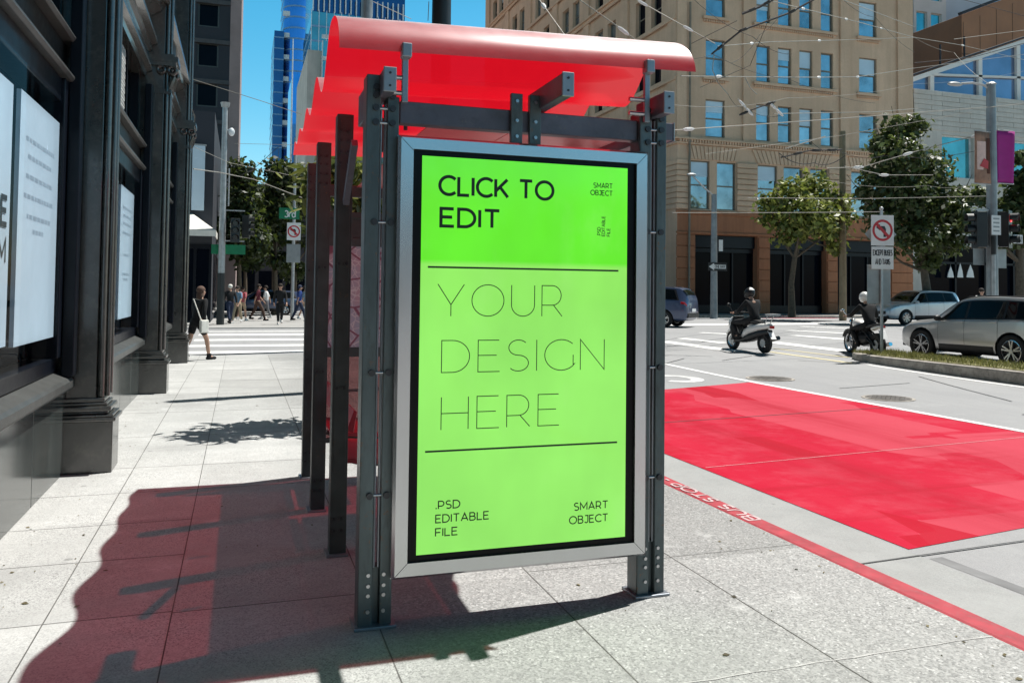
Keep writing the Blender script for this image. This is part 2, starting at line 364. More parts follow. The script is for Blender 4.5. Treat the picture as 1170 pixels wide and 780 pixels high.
def baked(o):   # modifiers applied to a plain mesh
    dg = bpy.context.evaluated_depsgraph_get(); me = bpy.data.meshes.new_from_object(o.evaluated_get(dg))
    o.modifiers.clear(); o.data = me; return o

# ------------------------------------------------------------------ stroke lettering
def arc(cx, cy, rx, ry, a0, a1, n=14): return [(cx+rx*math.cos(rad(a0+(a1-a0)*i/n)), cy+ry*math.sin(rad(a0+(a1-a0)*i/n))) for i in range(n+1)]
GL = {
 'A': (.80, [[(0, 0), (.40, 1), (.80, 0)], [(.14, .30), (.66, .30)]]),
 'B': (.66, [[(0, .0), (0, 1), (.36, 1)]+arc(.36, .755, .24, .245, 90, -90)+[(0, .51)], [(.36, .51)]+arc(.38, .255, .28, .255, 90, -90)+[(0, 0)]]),
 'C': (.80, [arc(.50, .5, .50, .5, 45, 315, 26)]),
 'D': (.78, [[(0, 0), (0, 1), (.30, 1)]+arc(.30, .5, .48, .5, 90, -90, 20)+[(0, 0)]]),
 'E': (.60, [[(.60, 1), (0, 1), (0, 0), (.62, 0)], [(0, .52), (.53, .52)]]),
 'F': (.58, [[(.60, 1), (0, 1), (0, 0)], [(0, .48), (.53, .48)]]),
 'G': (.84, [arc(.50, .5, .50, .5, 47, 325, 26)+[(.86, .19), (.86, .5)]]),
 'H': (.74, [[(0, 0), (0, 1)], [(.74, 0), (.74, 1)], [(0, .5), (.74, .5)]]),
 'I': (.0, [[(0, 0), (0, 1)]]),
 'J': (.46, [[(.06, 1), (.46, 1), (.46, .30)]+arc(.23, .28, .23, .28, 0, -150, 10)]),
 'K': (.70, [[(0, 0), (0, 1)], [(.66, 1), (0, .32)], [(.24, .57), (.70, 0)]]),
 'L': (.56, [[(0, 1), (0, 0), (.58, 0)]]),
 'M': (.90, [[(0, 0), (0, 1), (.45, .26), (.90, 1), (.90, 0)]]),
 'N': (.74, [[(0, 0), (0, 1), (.74, 0), (.74, 1)]]),
 'O': (1.0, [arc(.5, .5, .5, .5, 0, 360, 36)]),
 'P': (.62, [[(0, 0), (0, 1), (.32, 1)]+arc(.34, .68, .29, .32, 90, -90)+[(0, .36)]]),
 'R': (.66, [[(0, 0), (0, 1), (.32, 1)]+arc(.34, .68, .29, .32, 90, -90)+[(0, .36)], [(.38, .36), (.66, 0)]]),
 'S': (.62, [arc(.32, .755, .28, .245, 40, 270, 14)[:-1]+arc(.32, .255, .30, .255, 90, -140, 14)]),
 'T': (.72, [[(0, 1), (.72, 1)], [(.36, 1), (.36, 0)]]),
 'U': (.74, [[(0, 1), (0, .37)]+arc(.37, .37, .37, .37, 180, 360, 16)+[(.74, 1)]]),
 'W': (1.1, [[(0, 1), (.28, 0), (.55, .95), (.82, 0), (1.1, 1)]]),
 'X': (.7, [[(0, 0), (.7, 1)], [(0, 1), (.7, 0)]]),
 'Y': (.80, [[(0, 1), (.40, .36), (.80, 1)], [(.40, .36), (.40, 0)]]),
 '.': (.10, [[(0, .08), (.15, .08)]]), '-': (.34, [[(0, .45), (.34, .45)]]),
 '3': (.6, [arc(.30, .755, .27, .245, 150, -90, 14)[:-1]+arc(.30, .255, .30, .255, 90, -150, 14)]),
 'r': (.34, [[(0, 0), (0, .68)], [(0, .44)]+arc(.26, .44, .26, .24, 180, 60, 8)]),
 'd': (.56, [arc(.28, .34, .28, .34, 0, 360, 24), [(.56, 0), (.56, 1)]]),
}
def text_width(t, sp=.22):
    return sum((.45 if c == ' ' else GL[c][0]+sp) for c in t)-sp
def lettering(mb, text, o, u, n, cap, weight, width=None, sp=.22, align='L', up=None, lift=.0004):
    """flat stroke letters: o = baseline start, u = reading direction, n = facing normal, cap = letter height"""
    o, u, n = Vector(o), Vector(u).normalized(), Vector(n).normalized(); v = Vector(up) if up else n.cross(u)
    w0 = text_width(text, sp); sx = cap if width is None else width/w0
    x = 0.; k = 0
    if align == 'R': x = -w0
    if align == 'C': x = -w0/2
    for ch in text:
        if ch == ' ': x += .45; continue
        adv, strokes = GL[ch]
        for st in strokes:
            P = [Vector((sx*(x+p[0]), cap*p[1])) for p in st]; P = [q for i, q in enumerate(P) if i == 0 or (q-P[i-1]).length > cap*.004]; h = weight/2; closed = (P[0]-P[-1]).length < 1e-5 and len(P) > 3
            if closed: P = P[:-1]
            m = len(P); Lp, Rp = [], []
            for i in range(m):
                a = P[i]-P[i-1] if (i > 0 or closed) else P[1]-P[0]
                b = P[(i+1) % m]-P[i] if (i < m-1 or closed) else P[m-1]-P[m-2]
                a.normalize(); b.normalize()
                na, nb = Vector((-a.y, a.x)), Vector((-b.y, b.x)); mt = (na+nb)
                if mt.length < .3: mt = na
                mt.normalize(); ln = h/max(.38, mt.dot(na))
                q = P[i].copy()
                if not closed and i == 0: q -= b*h*.0
                if not closed and i == m-1: q += a*h*.0
                Lp.append(q+mt*ln); Rp.append(q-mt*ln)
            off = n*(lift*k); k += 1
            W = lambda q: o+u*q.x+v*q.y+off
            rng = range(m if closed else m-1)
            mb.add([W(q) for q in Lp]+[W(q) for q in Rp], [(m+i, m+(i+1) % m, (i+1) % m, i) for i in rng])
        x += adv+sp
    return mb
def ring(mb, c, u, v, r0, r1, n=32, a0=0., a1=360.):
    c, u, v = Vector(c), Vector(u), Vector(v); pts = []
    for i in range(n+1):
        a = rad(a0+(a1-a0)*i/n); d = u*math.cos(a)+v*math.sin(a); pts += [c+d*r0, c+d*r1]
    return mb.add(pts, [(2*i, 2*i+1, 2*i+3, 2*i+2) for i in range(n)])
# ------------------------------------------------------------------ ground, road, pavements
def structure(o): o['kind'] = 'structure'; return o
structure(MB().box(-900, 900, -60, 1500, -.6, -.45).build('ground', M['gutter']))
def steps(*segs):
    r = []
    for a, b, d in segs:
        k = max(1, round((b-a)/d)); r += [a+(b-a)*i/k for i in range(k)]
    return r+[segs[-1][1]]
xs = steps((-40, 3.2, 2), (3.2, 24, .5), (24, 100, 2)); ys = steps((-40, 0, 4), (0, 40, .5), (40, 140, 4))
rb = MB(); ny = len(ys)
rb.add([(x, y, road_z(x, y)) for x in xs for y in ys], [(i*ny+j, (i+1)*ny+j, (i+1)*ny+j+1, i*ny+j+1) for i in range(len(xs)-1) for j in range(ny-1)])
def road_mat():
    m, nt, out = new_mat('street_concrete'); co = coords(nt); p = N(nt, 'ShaderNodeBsdfPrincipled', Roughness=.8)
    p.inputs['Specular IOR Level'].default_value = .3
    b = ramp(nt, noise(nt, co, .25, 7, .6), [(.3, (.25, .25, .253)), (.7, (.33, .33, .328))])
    st = coords(nt, (1.3, .07, 1))
    b = mixc(nt, ramp(nt, noise(nt, st, 1.6, 6, .65), [(.45, (0,)*3), (.75, (.6,)*3)]), b, (.21, .21, .215))
    b = mixc(nt, ramp(nt, noise(nt, co, 2.3, 6, .7), [(.55, (0,)*3), (.75, (.55,)*3)]), b, (.39, .39, .385))
    b = mixc(nt, .35, b, ramp(nt, noise(nt, co, 220, 2, .7), [(.35, (.12,)*3), (.6, (.4,)*3)]))
    L(nt, b, p.inputs['Base Color'])
    bp = N(nt, 'ShaderNodeBump', Strength=.3, Distance=.004); L(nt, noise(nt, co, 150, 3, .7), bp.inputs['Height']); L(nt, bp.outputs[0], p.inputs['Normal'])
    L(nt, p.outputs[0], out.inputs[0]); return m
M['road'] = road_mat()
structure(rb.build('road', M['road'], smooth=180))
walk = structure(MB().box(-1.62, 3.40, -14, 20.6, -.4, 0).build('sidewalk', M['walk']))
structure(MB().box(-9, 3.4, 34.3, 140, -.4, .005).build('sidewalk', M['walk_far']))
kb = MB().box(3.402, 3.575, -14, 12.4, -.4, .0)
kerb = structure(kb.build('kerb', M['red_curb'], bevel=.025))
structure(MB().box(3.402, 3.575, 12.403, 20.6, -.4, 0).build('kerb', M['kerb'], bevel=.025))
wl = MB(); lettering(wl, 'BUS STOP - TOW', (3.438+.1, 5.06, .0025), (0, 1, 0), (0, 0, 1), .098, .021, 1.95, .20, up=(-1, 0, 0))
wl.build('stencil_lettering', M['stencil'], kerb)
# pavement joints (dark) and an old mortar line
jb = MB()
for x in (-.852, -.284, .66, 1.585, 2.51): jb.box(x-.003, x+.003, 1.5, 20.5, .0002, .0016)
jj = MB()
for y, x0, x1 in ((4.44, -1.39, -.288), (4.42, -.28, .656), (5.36, -1.39, -.288), (6.15, -1.39, -.288), (7.05, -1.39, .656), (8.0, -1.39, 2.5), (4.50, 2.514, 3.4), (4.49, 1.589, 2.506), (9.6, -1.39, 3.4), (11.4, -1.39, 3.4), (13.2, -1.39, 3.4), (15, -1.39, 3.4), (16.9, -1.39, 3.4), (18.8, -1.39, 3.4), (2.2, -1.39, .65)):
    jj.box(x0, x1, y-.0022, y+.0022, .0002, .0012)
jb.build('pavement_joint', M['joint'], walk); jj.build('pavement_joint', M['joint'], walk)
pj = MB(); random.seed(3)
pts = [(1.60+i*.1, 3.04+.004*math.sin(i*1.7)+.002*(i % 3)) for i in range(19)]
for (a, b), (c, d) in zip(pts, pts[1:]):
    w = .0025+.004*random.random(); pj.poly([(a, b-w, .0022), (c, d-w, .0022), (c, d+w, .0022), (a, b+w, .0022)])
pj.build('mortar_line', M['joint_pale'], walk)

def paint(name, pts, mat, off=.004, n=10, m=None, parent=None):
    """painted quad that follows the road: pts = 4 ground corners in order"""
    A, B, C, D = [Vector((p[0], p[1])) for p in pts]; mb = MB(); m = m or n
    def fn(i, j):
        q = (A*(1-i)+B*i)*(1-j)+(D*(1-i)+C*i)*j; return (q.x, q.y, road_z(q.x, q.y)+off)
    mb.grid(fn, n, m); o = mb.build(name, mat, parent); 
    if parent is None: structure(o)
    return o
# gutter slab joints
gut = paint('gutter', [(3.577, -6), (4.32, -6), (4.32, 20.5), (3.577, 20.5)], M['gutter'], .004, 2, 50)
def red_lane_mat():
    m, nt, out = new_mat('red_lane_paint'); co = coords(nt); p = N(nt, 'ShaderNodeBsdfPrincipled', Roughness=.75)
    p.inputs['Specular IOR Level'].default_value = .08
    st = coords(nt, (1.1, .16, 1))
    b = ramp(nt, noise(nt, st, 1.0, 6, .6), [(.3, (.36, .003, .016)), (.5, (.43, .006, .030)), (.7, (.47, .026, .052))])
    br = N(nt, 'ShaderNodeTexVoronoi', Scale=.55); br.distance = 'CHEBYCHEV'; L(nt, coords(nt, (1., .55, 1)), br.inputs['Vector'])
    b = mixc(nt, ramp(nt, br.outputs['Color'], [(.55, (0,)*3), (.62, (.8,)*3)]), b, (.50, .085, .115))
    b = mixc(nt, ramp(nt, noise(nt, co, 1.7, 7, .7), [(.46, (0,)*3), (.66, (.75,)*3)]), b, (.48, .06, .09))
    v2 = N(nt, 'ShaderNodeTexVoronoi', Scale=.9); v2.distance = 'CHEBYCHEV'; L(nt, coords(nt, (1.3, .35, 1)), v2.inputs['Vector'])
    b = mixc(nt, ramp(nt, v2.outputs['Color'], [(.22, (.85,)*3), (.30, (0,)*3)]), b, (.36, .002, .014))
    s2 = coords(nt, (.25, 3.2, 1)); b = mixc(nt, ramp(nt, noise(nt, s2, 1.4, 6, .65), [(.56, (0,)*3), (.7, (.5,)*3)]), b, (.30, .004, .014))
    b = mixc(nt, ramp(nt, noise(nt, co, 5, 7, .72), [(.66, (0,)*3), (.8, (.5,)*3)]), b, (.36, .20, .20))
    # wheel tracks of the buses: two darker rubbed bands, broken up along the lane
    sx = nt.nodes.new('ShaderNodeSeparateXYZ'); L(nt, co, sx.inputs[0]); mx = nt.nodes.new('ShaderNodeMapRange'); mx.inputs[1].default_value = 4.36; mx.inputs[2].default_value = 9.5; L(nt, sx.outputs[0], mx.inputs[0])
    tk = N(nt, 'ShaderNodeMath', operation='MULTIPLY'); L(nt, ramp(nt, mx.outputs[0], [(.12, (0,)*3), (.26, (.8,)*3), (.36, (.1,)*3), (.52, (.1,)*3), (.64, (.85,)*3), (.78, (0,)*3)]), tk.inputs[0]); L(nt, ramp(nt, noise(nt, coords(nt, (1.5, .12, 1)), 2.2, 6, .65), [(.35, (.1,)*3), (.65, (1,)*3)]), tk.inputs[1])
    b = mixc(nt, tk.outputs[0], b, (.27, .004, .014))
    b = mixc(nt, ramp(nt, noise(nt, co, 9, 8, .78), [(.6, (0,)*3), (.7, (.6,)*3)]), b, (.24, .03, .035))
    b = mixc(nt, .3, b, ramp(nt, noise(nt, co, 190, 2, .7), [(.3, (.26, .004, .012)), (.65, (.50, .022, .045))]))
    L(nt, b, p.inputs['Base Color'])
    bp = N(nt, 'ShaderNodeBump', Strength=.3, Distance=.004); L(nt, noise(nt, co, 150, 3, .7), bp.inputs['Height']); L(nt, bp.outputs[0], p.inputs['Normal'])
    L(nt, p.outputs[0], out.inputs[0]); return m
M['red_lane'] = red_lane_mat()
lane = paint('bus_lane', [(4.36, 4.55), (9.5, 5.28), (9.44, 13.84), (4.36, 12.3)], M['red_lane'], .004, 20, 40)
paint('bus_lane', [(4.36, 17.6), (9.3, 17.6), (9.3, 19.6), (4.36, 19.6)], M['red_lane'], .004, 20, 10)
paint('lane_line', [(9.66, -4), (9.80, -4), (9.50, 19.6), (9.36, 19.6)], M['white'], .006, 2, 60)
# dark joints and tar lines in the lane
def tarline(p0, p1, w, mat='tar', off=.0085):
    a, b = Vector(p0), Vector(p1); d = (b-a).normalized(); n_ = Vector((-d.y, d.x))*w/2
    return paint('road_joint', [a-n_, b-n_, b+n_, a+n_], M[mat], off, 24, 1)
tarline((3.58, 4.37), (9.6, 4.72), .016)
tarline((4.47, 1.0), (4.40, 4.36), .11, 'patch', .0015)
tarline((4.3, 9.7), (9.4, 10.3), .02); tarline((4.4, 7.2), (9.4, 7.75), .009, 'stencil')
for a, b in (((8.9, 16.8), (10.5, 18.2)), ((11.2, 17.6), (12.6, 18.4)), ((10.9, 9.2), (13.8, 9.9)), ((12.1, 10.4), (13.6, 13.9)), ((10.5, 12.6), (12.5, 13.0)), ((13.1, 17.2), (14.3, 16.3))): tarline(a, b, .03)
# bus word beyond the red panel (stretched lettering)
wb = MB()
def word(mb, t, x0, y0, w, h, wt):
    t_ = MB(); lettering(t_, t, (0, 0, 0), (1, 0, 0), (0, 0, 1), h, wt, w, .3, up=(0, 1, 0), lift=.0003)
    mb.add([(x0+p[0], y0+p[1], road_z(x0+p[0], y0+p[1])+.004+p[2]) for p in t_.v], t_.f)
word(wb, 'BUS', 5.1, 14.2, 3.6, 2.0, .26)
structure(wb.build('lane_lettering', pm('worn_white', (.55, .55, .54), .8, var=.3, vs=3, dirt=(.33, .33, .33))))
# manhole covers
for k, (u, v, r) in enumerate(((1015, 455, .42), (880, 432.5, .48))):
    g = at_road(u, v); t = thing('manhole_cover', ['round iron manhole cover beside the white lane line, nearer of two', 'round iron manhole cover touching the white lane line, further of two'][k], 'manhole cover', (g.x, g.y, g.z), 0, 'manhole covers in the roadway')
    MB().cyl((0, 0, .002), (0, 0, .009), r, n=32).build('rim_ring', M['kerb'], t)
    c = MB().cyl((0, 0, .0092), (0, 0, .014), r*.86, n=32)
    for i in range(-3, 4):
        for j in range(-3, 4):
            if i*i+j*j < 10: c.box(i*.1-.03, i*.1+.03, j*.1-.03, j*.1+.03, .0142, .018)
    c.build('lid', pm('cast_iron', (.13, .12, .11), .6, .4), t)
# crosswalks
for y0, y1 in ((21.5, 22.3), (23.9, 24.7), (26.5, 27.4), (29.4, 30.4)): paint('crosswalk_stripe', [(-1.3, y0), (3.9, y0), (3.9, y1), (-1.3, y1)], M['white'], .005, 6, 2)
paint('crosswalk_stripe', [(-1.3, 31.8), (3.9, 31.8), (3.9, 32.3), (-1.3, 32.3)], M['white'], .005, 6, 2)
def bar_px(a, b, w, mat='white'):
    p, q = at_road(*a), at_road(*b); p, q = Vector((p.x, p.y)), Vector((q.x, q.y)); d = (q-p).normalized(); n_ = Vector((-d.y, d.x))*w/2
    paint('crosswalk_stripe', [p-n_, q-n_, q+n_, p+n_], M[mat], .007, 16, 2)
for a, b, w in (((756, 390), (842, 401.5), .55), ((778, 386.5), (828, 392), .45), ((882, 391), (965, 401), .6), ((905, 383), (1004, 391), .55), ((900, 377.5), (992, 382), .6), ((915, 373), (975, 375.5), .6), ((800, 380), (838, 382), .5)): bar_px(a, b, w)
bar_px((880, 402), (978, 415.5), .16, 'yellow'); bar_px((884, 398), (970, 408.5), .12, 'yellow')
bar_px((758, 371), (1000, 369.5), 1.5)
# far pavement
fw = MB().box(22, 140, 42.3, 60, -.4, .29); structure(fw.build('sidewalk', M['walk_far']))
structure(MB().box(22, 140, 42.05, 42.297, -.4, .29).build('kerb', M['kerb'], bevel=.03))
paint('kerb_marking', [(29, 41.2), (34.5, 41.2), (34.5, 41.9), (29, 41.9)], M['red_curb'], .006, 6, 2)
# grassy traffic island
isl = [(14.60, 16.9), (14.85, 17.35), (15.25, 17.62), (15.7, 17.55), (16.05, 17.25), (16.2, 16.7), (16.2, -6), (14.50, -6), (14.50, 16.3)]
def island(name, grow, z0, z1, mat, **k):
    c = Vector((15.3, 5)); P = []
    for x, y in isl: P.append((x-math.copysign(grow, x-c.x), y-(grow if y > 0 else -grow), z0))
    return structure(MB().prism(P, (0, 0, z1-z0)).build(name, mat, **k))
island('traffic_island', 0, -.4, .13, M['kerb'], bevel=.04)
island('island_soil', .17, .05, .145, M['grass'])
random.seed(11); gm = MB()
for i in range(5200):
    x = 14.70+random.random()*1.25; y = 17.2-(random.random()**1.5)*10.5; z = .145
    a = random.random()*6.3; h = .04+.09*random.random()*random.random()+.02; w = .006+.006*random.random(); dx, dy = math.cos(a)*w, math.sin(a)*w
    gm.add([(x-dx, y-dy, z), (x+dx, y+dy, z), (x+dy*3+random.uniform(-.04, .04), y+random.uniform(-.04, .04), z+h)], [(0, 1, 2)])
g_ = gm.build('grass', leaf_mat('dry_grass_blade', (.10, .10, .03), (.30, .27, .12), .6)); g_['kind'] = 'stuff'
paint('edge_line', [(14.1, -4), (14.22, -4), (14.22, 16.0), (14.1, 16.0)], M['white'], .006, 2, 40)

# ------------------------------------------------------------------ dark storefront on the left
sb = thing('storefront_building', 'dark charcoal iron storefront with pilasters and pale blue window posters', 'building', (-1.39, 10, 0))
W = dict(parent=sb, world=True)
MB().box(-14, -2.2, 1.2, 19.1, -.3, 16).build('wall', M['dark_paint'], **W)
bays = ((1.2, 7.86), (8.22, 13.4), (13.76, 18.6))
def seg(mb, x0, x1, y0, y1, z0, z1): mb.box(x0, x1, y0, y1, z0, z1)
for bi, (y0, y1) in enumerate(bays):
    b = MB(); n = max(2, round((y1-y0)/1.15)); st = (y1-y0)/n
    for i in range(n): b.box(-1.6, -1.392, y0+st*i+.004, y0+st*(i+1)-.004, .0, .70)
    b.box(-1.60, -1.40, y0, y1, 0, .695)
    b.build('bulkhead', M['bulk'], bevel=.006, **W)
    MB().prism([(-1.46, y0, .70), (-1.335, y0, .725), (-1.325, y0, .745), (-1.325, y0, .80), (-1.345, y0, .825), (-1.46, y0, .88)], (0, y1-y0, 0)).build('sill', M['sill'], bevel=.008, **W)
    f = MB()
    f.box(-1.62, -1.44, y0, y1, .88, 1.0); f.box(-1.62, -1.40, y1-.30, y1-.004, 1.0, 3.3); f.box(-1.398, -1.305, y1-.17, y1-.004, .84, 4.6); f.box(-1.62, -1.40, y0, y0+.3, 1.0, 3.3)
    f.box(-1.62, -1.43, y0, y1, 3.1, 3.30)
    f.build('window_frame', M['navy'], bevel=.008, **W)
    gl = MB().box(-1.66, -1.625, y0, y1, .9, 7.8).build('shop_window', M['store_glass'], **W)
    MB().add([(-1.408, y0+.31, 1.0), (-1.408, y1-.18, 1.0), (-1.408, y1-.18, 3.1), (-1.408, y0+.31, 3.1)], [(0, 1, 2, 3)]).build('window_glass', M['clear'], gl, world=True)
    for z0, z1, d in ((3.30, 3.365, -1.355), (3.64, 3.70, -1.355)):
        MB().prism([(-1.6, y0, z0), (d-.02, y0, z0), (d, y0, z0+.025), (d, y0, z1-.02), (d-.03, y0, z1), (-1.6, y0, z1)], (0, y1-y0, 0)).build('transom_bar', M['sill'], bevel=.006, **W)
    MB().box(-1.6, -1.45, y0, y1, 3.372, 3.635).build('transom_panel', M['dark_paint'], **W)
    for yy in [y0+.05+(y1-y0-.1)*k/4 for k in range(5)]: MB().box(-1.62, -1.50, yy-.045, yy+.045, 3.705, 4.75 if bi < 2 else 4.7).build('upper_mullion', M['navy'], **W)
    # entablature
    e = MB(); zt = 4.75
    prof = [(-1.62, zt), (-1.42, zt), (-1.40, zt+.06), (-1.33, zt+.09), (-1.33, zt+.14), (-1.38, zt+.17), (-1.38, zt+.36), (-1.34, zt+.40), (-1.34, zt+.46), (-1.26, zt+.50), (-1.26, zt+.55), (-1.37, zt+.60), (-1.37, zt+.90), (-1.30, zt+.96), (-1.22, zt+1.0), (-1.20, zt+1.08), (-1.10, zt+1.12), (-1.10, zt+1.2), (-1.62, zt+1.25)]
    e.prism([(x, y0, z) for x, z in prof], (0, y1-y0, 0)); e.build('entablature', M['dark_pilaster'], **W)
    uw = MB()
    for yy in [y0+.05+(y1-y0-.1)*k/3 for k in range(4)]: uw.box(-1.62, -1.44, yy-.16, yy+.16, 6.02, 9.5)
    uw.box(-1.62, -1.42, y0, y1, 8.6, 9.5); uw.box(-1.62, -1.46, y0, y1, 7.2, 7.28); uw.build('upper_window_frame', M['dark_pilaster'], **W)
MB().prism([(x, 1.2, z) for x, z in ((-2.2, 9.5), (-1.35, 9.5), (-1.15, 9.75), (-1.1, 9.95), (-1.5, 10), (-1.5, 15.5), (-2.2, 15.5))], (0, 17.9, 0)).build('upper_wall', M['dark_paint'], **W)
def pilaster(y0, y1, cap=True, tall=16.):
    sh = MB(); x = -1.085
    sh.box(-1.62, x-.07, y0+.03, y1-.03, .62, tall); sh.box(x-.071, x-.03, y0+.065, y1-.03, .62, tall)
    p = sh.build('pilaster', M['dark_pilaster'], bevel=.008, **W)
    # slim round colonnettes and fillets on the street face and corners
    for a, d, r in ((y0+.035, x-.035, .028), (y0+.062, x+.012, .020), (y0+.125, x-.018, .016), (y1-.125, x-.018, .016), (y1-.06, x+.0, .022)):
        MB().cyl((d, a, .65), (d, a, tall), r, n=12).build('colonnette', M['dark_pilaster'], p, world=True, smooth=50)
    bs = MB(); bs.box(-1.62, x+.07, y0-.01, y1+.01, 0, .44)
    bs.build('pedestal', M['dark_pilaster'], p, world=True, bevel=.008)
    mo = MB()
    for z0, z1, g in ((.44, .475, .095), (.475, .50, .075), (.50, .525, .03), (.525, .57, .055), (.57, .60, .02), (.60, .64, .0)): mo.box(-1.62, x+g, y0-g*.5, y1+g*.5, z0, z1)
    mo.build('base_moulding', M['dark_pilaster'], p, world=True, bevel=.012)
    if cap:
        c = MB(); ym = (y0+y1)/2
        for z0, z1, g in ((4.50, 4.54, .03), (4.54, 4.58, .01), (4.92, 4.98, .09), (4.98, 5.06, .12), (5.06, 5.10, .07)): c.box(-1.62, x+g, y0-g*.6+.02, y1+g*.6-.02, z0, z1)
        c.grid(lambda i, j: (x-.02+.10*(j**2), y0+(y1-y0)*i, 4.58+.34*j), 6, 6)
        for sy in (y0, y1):
            c.torus((x+.04, sy, 4.86), (0, 1, 0), .055, .028, 18, 8); c.ell((x+.04, sy, 4.86), .03)
            c.torus((-1.2, sy-.01, 4.86), (0, 1, 0), .05, .025, 18, 8)
        for k in range(3):
            yy = y0+(y1-y0)*(k+.5)/3
            c.tube([(x, yy, 4.58), (x+.03, yy, 4.68), (x+.07, yy, 4.78), (x+.09, yy, 4.74)], [.045, .05, .04, .012], 8)
        c.tube([(x+.02, ym, 5.1), (x+.03, ym, 5.25), (x-.02, ym, 5.45)], [.07, .06, .02], 8)
        c.build('capital', M['dark_pilaster'], p, world=True, smooth=40)
    return p
pilaster(7.86, 8.22); pilaster(13.4, 13.76); pilaster(18.6, 19.1, True)
pp = MB()
def poster(y0, y1, z0, z1, lines, txt=True):
    po = MB().box(-1.46, -1.432, y0, y1, z0, z1).build('window_poster', M['poster'], **W)
    if lines:
        random.seed(int(y0*10))
        for (zc, w) in lines:
            t = MB(); yc = (y0+y1)/2; hw = (y1-y0)*.5*w; y = yc-hw
            while y < yc+hw-.02:
                l = random.uniform(.04, .11); t.poly([(-1.4312, y, zc-.016), (-1.4312, min(y+l, yc+hw), zc-.016), (-1.4312, min(y+l, yc+hw), zc+.016), (-1.4312, y, zc+.016)]); y += l+.03
            t.build('poster_text', M['poster_text'], po, world=True)
    return po
LN = [(2.62, .72), (2.50, .62), (2.36, .68), (2.22, .75), (2.08, .6), (1.98, .3)]
poster(6.30, 7.54, 1.18, 2.92, LN)
p0 = poster(4.2, 6.10, 1.2, 2.9, None)
ti = MB(); lettering(ti, 'HERE', (-1.4305, 5.355, 1.98), (0, 1, 0), (1, 0, 0), .17, .035, .66, .2); lettering(ti, 'FROM', (-1.4305, 5.355, 1.74), (0, 1, 0), (1, 0, 0), .15, .02, .66, .2)
ti.build('poster_lettering', M['poster_ink'], p0, world=True)
poster(8.9, 11.0, 1.16, 2.88, None); poster(11.25, 12.55, 1.18, 2.86, [(2.6, .7), (2.5, .6), (2.4, .65), (2.28, .6), (2.0, .4), (1.75, .5), (1.68, .3)])
poster(16.3, 17.6, 2.6, 4.3, None)
lt = MB()
for k in range(13):
    for j in range(9):
        y = 10.35+k*.096; z = 3.76+j*.095; lt.bar((-1.47, y, z), (-1.47, y+.09, z+.045), .012, .035); lt.bar((-1.47, y, z+.09), (-1.47, y+.09, z+.045), .012, .035)
lt.build('lattice_screen', M['lattice'], **W)
MB().box(-1.60, -1.585, 10.3, 11.65, 3.72, 4.70).build('lattice_backing', M['poster'], **W)

# bits of leaf and grit on the pavement: nobody could count them
random.seed(19); lm = MB()
for i in range(240):
    if i % 3 == 0: x = 3.38-abs(random.gauss(0, .25)); y = random.uniform(2.4, 12)
    elif i % 3 == 1: x = -1.36+abs(random.gauss(0, .25)); y = random.uniform(3, 14)
    else: x = random.uniform(-1.2, 3.3); y = random.uniform(2.6, 12)
    if x > 3.38: continue
    a = random.random()*6.28; s = random.uniform(.004, .013) if i % 5 else random.uniform(.012, .022); c_, s_ = math.cos(a)*s, math.sin(a)*s; z = .0035; h = random.uniform(.001, .007)
    lm.add([(x-c_, y-s_, z), (x+s_*.5, y-c_*.5, z+h), (x+c_, y+s_, z+h*.3), (x-s_*.5, y+c_*.5, z)], [(0, 1, 2), (0, 2, 3)])
l_ = lm.build('leaf_litter', leaf_mat('dry_leaf', (.05, .035, .018), (.22, .18, .10), .7)); l_['kind'] = 'stuff'
# ------------------------------------------------------------------ bus shelter
sh = thing('bus_shelter', 'grey steel bus shelter under a wavy translucent red canopy', 'bus shelter', (1.36, 4.0, 0))
W = dict(parent=sh, world=True)
XL, XR = .418, 2.32
ext = [(4.32, 2.98), (4.77, 2.72), (5.19, 2.895), (5.60, 2.75), (5.97, 2.865), (6.33, 2.775), (6.68, 2.85), (6.99, 2.785), (7.27, 2.845), (7.50, 2.77)]
prof = [(4.32-.41*math.cos(rad(a)), 2.71+.27*math.sin(rad(a))) for a in range(4, 90, 6)]
for (a, za), (b, zb) in zip(ext, ext[1:]):
    for i in range(12): t = i/12; prof.append((a+(b-a)*t, za+(zb-za)*(.5-.5*math.cos(PI*t))))
prof.append(ext[-1])
cz = lambda x, z: z+.034*(x-XL)
cm = MB(); npf = len(prof)
cm.grid(lambda i, j: (XL+(XR-XL)*i, prof[round(j*(npf-1))][0], cz(XL+(XR-XL)*i, prof[round(j*(npf-1))][1])), 10, npf-1)
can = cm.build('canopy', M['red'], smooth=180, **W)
for x0, x1, y0, y1 in ((.93, 1.385, 4.06, 7.35), (1.39, 2.04, 4.06, 6.15)):
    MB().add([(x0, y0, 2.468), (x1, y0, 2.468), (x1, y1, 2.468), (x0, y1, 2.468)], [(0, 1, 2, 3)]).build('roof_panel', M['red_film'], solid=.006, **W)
def bolt(mb, p, ax, r=.011, l=.012): p = Vector(p); ax = Vector(ax); mb.append((p, ax, r, l))
def bolts(lst, name, mat, parent):
    for p, ax, r, l in lst: MB().cyl(p-ax*.002, p+ax*l, r, n=10).build(name, mat, parent, world=True, smooth=40)
def channel(mb, x0, x1, y0, y1, z0, z1, openx=1):
    """C-channel: web facing us plus two flanges running back"""
    t = .008
    mb.box(x0, x1, y0, y0+t, z0, z1); mb.box(x0, x0+t, y0+t, y1, z0, z1); mb.box(x1-t, x1, y0+t, y1, z0, z1)
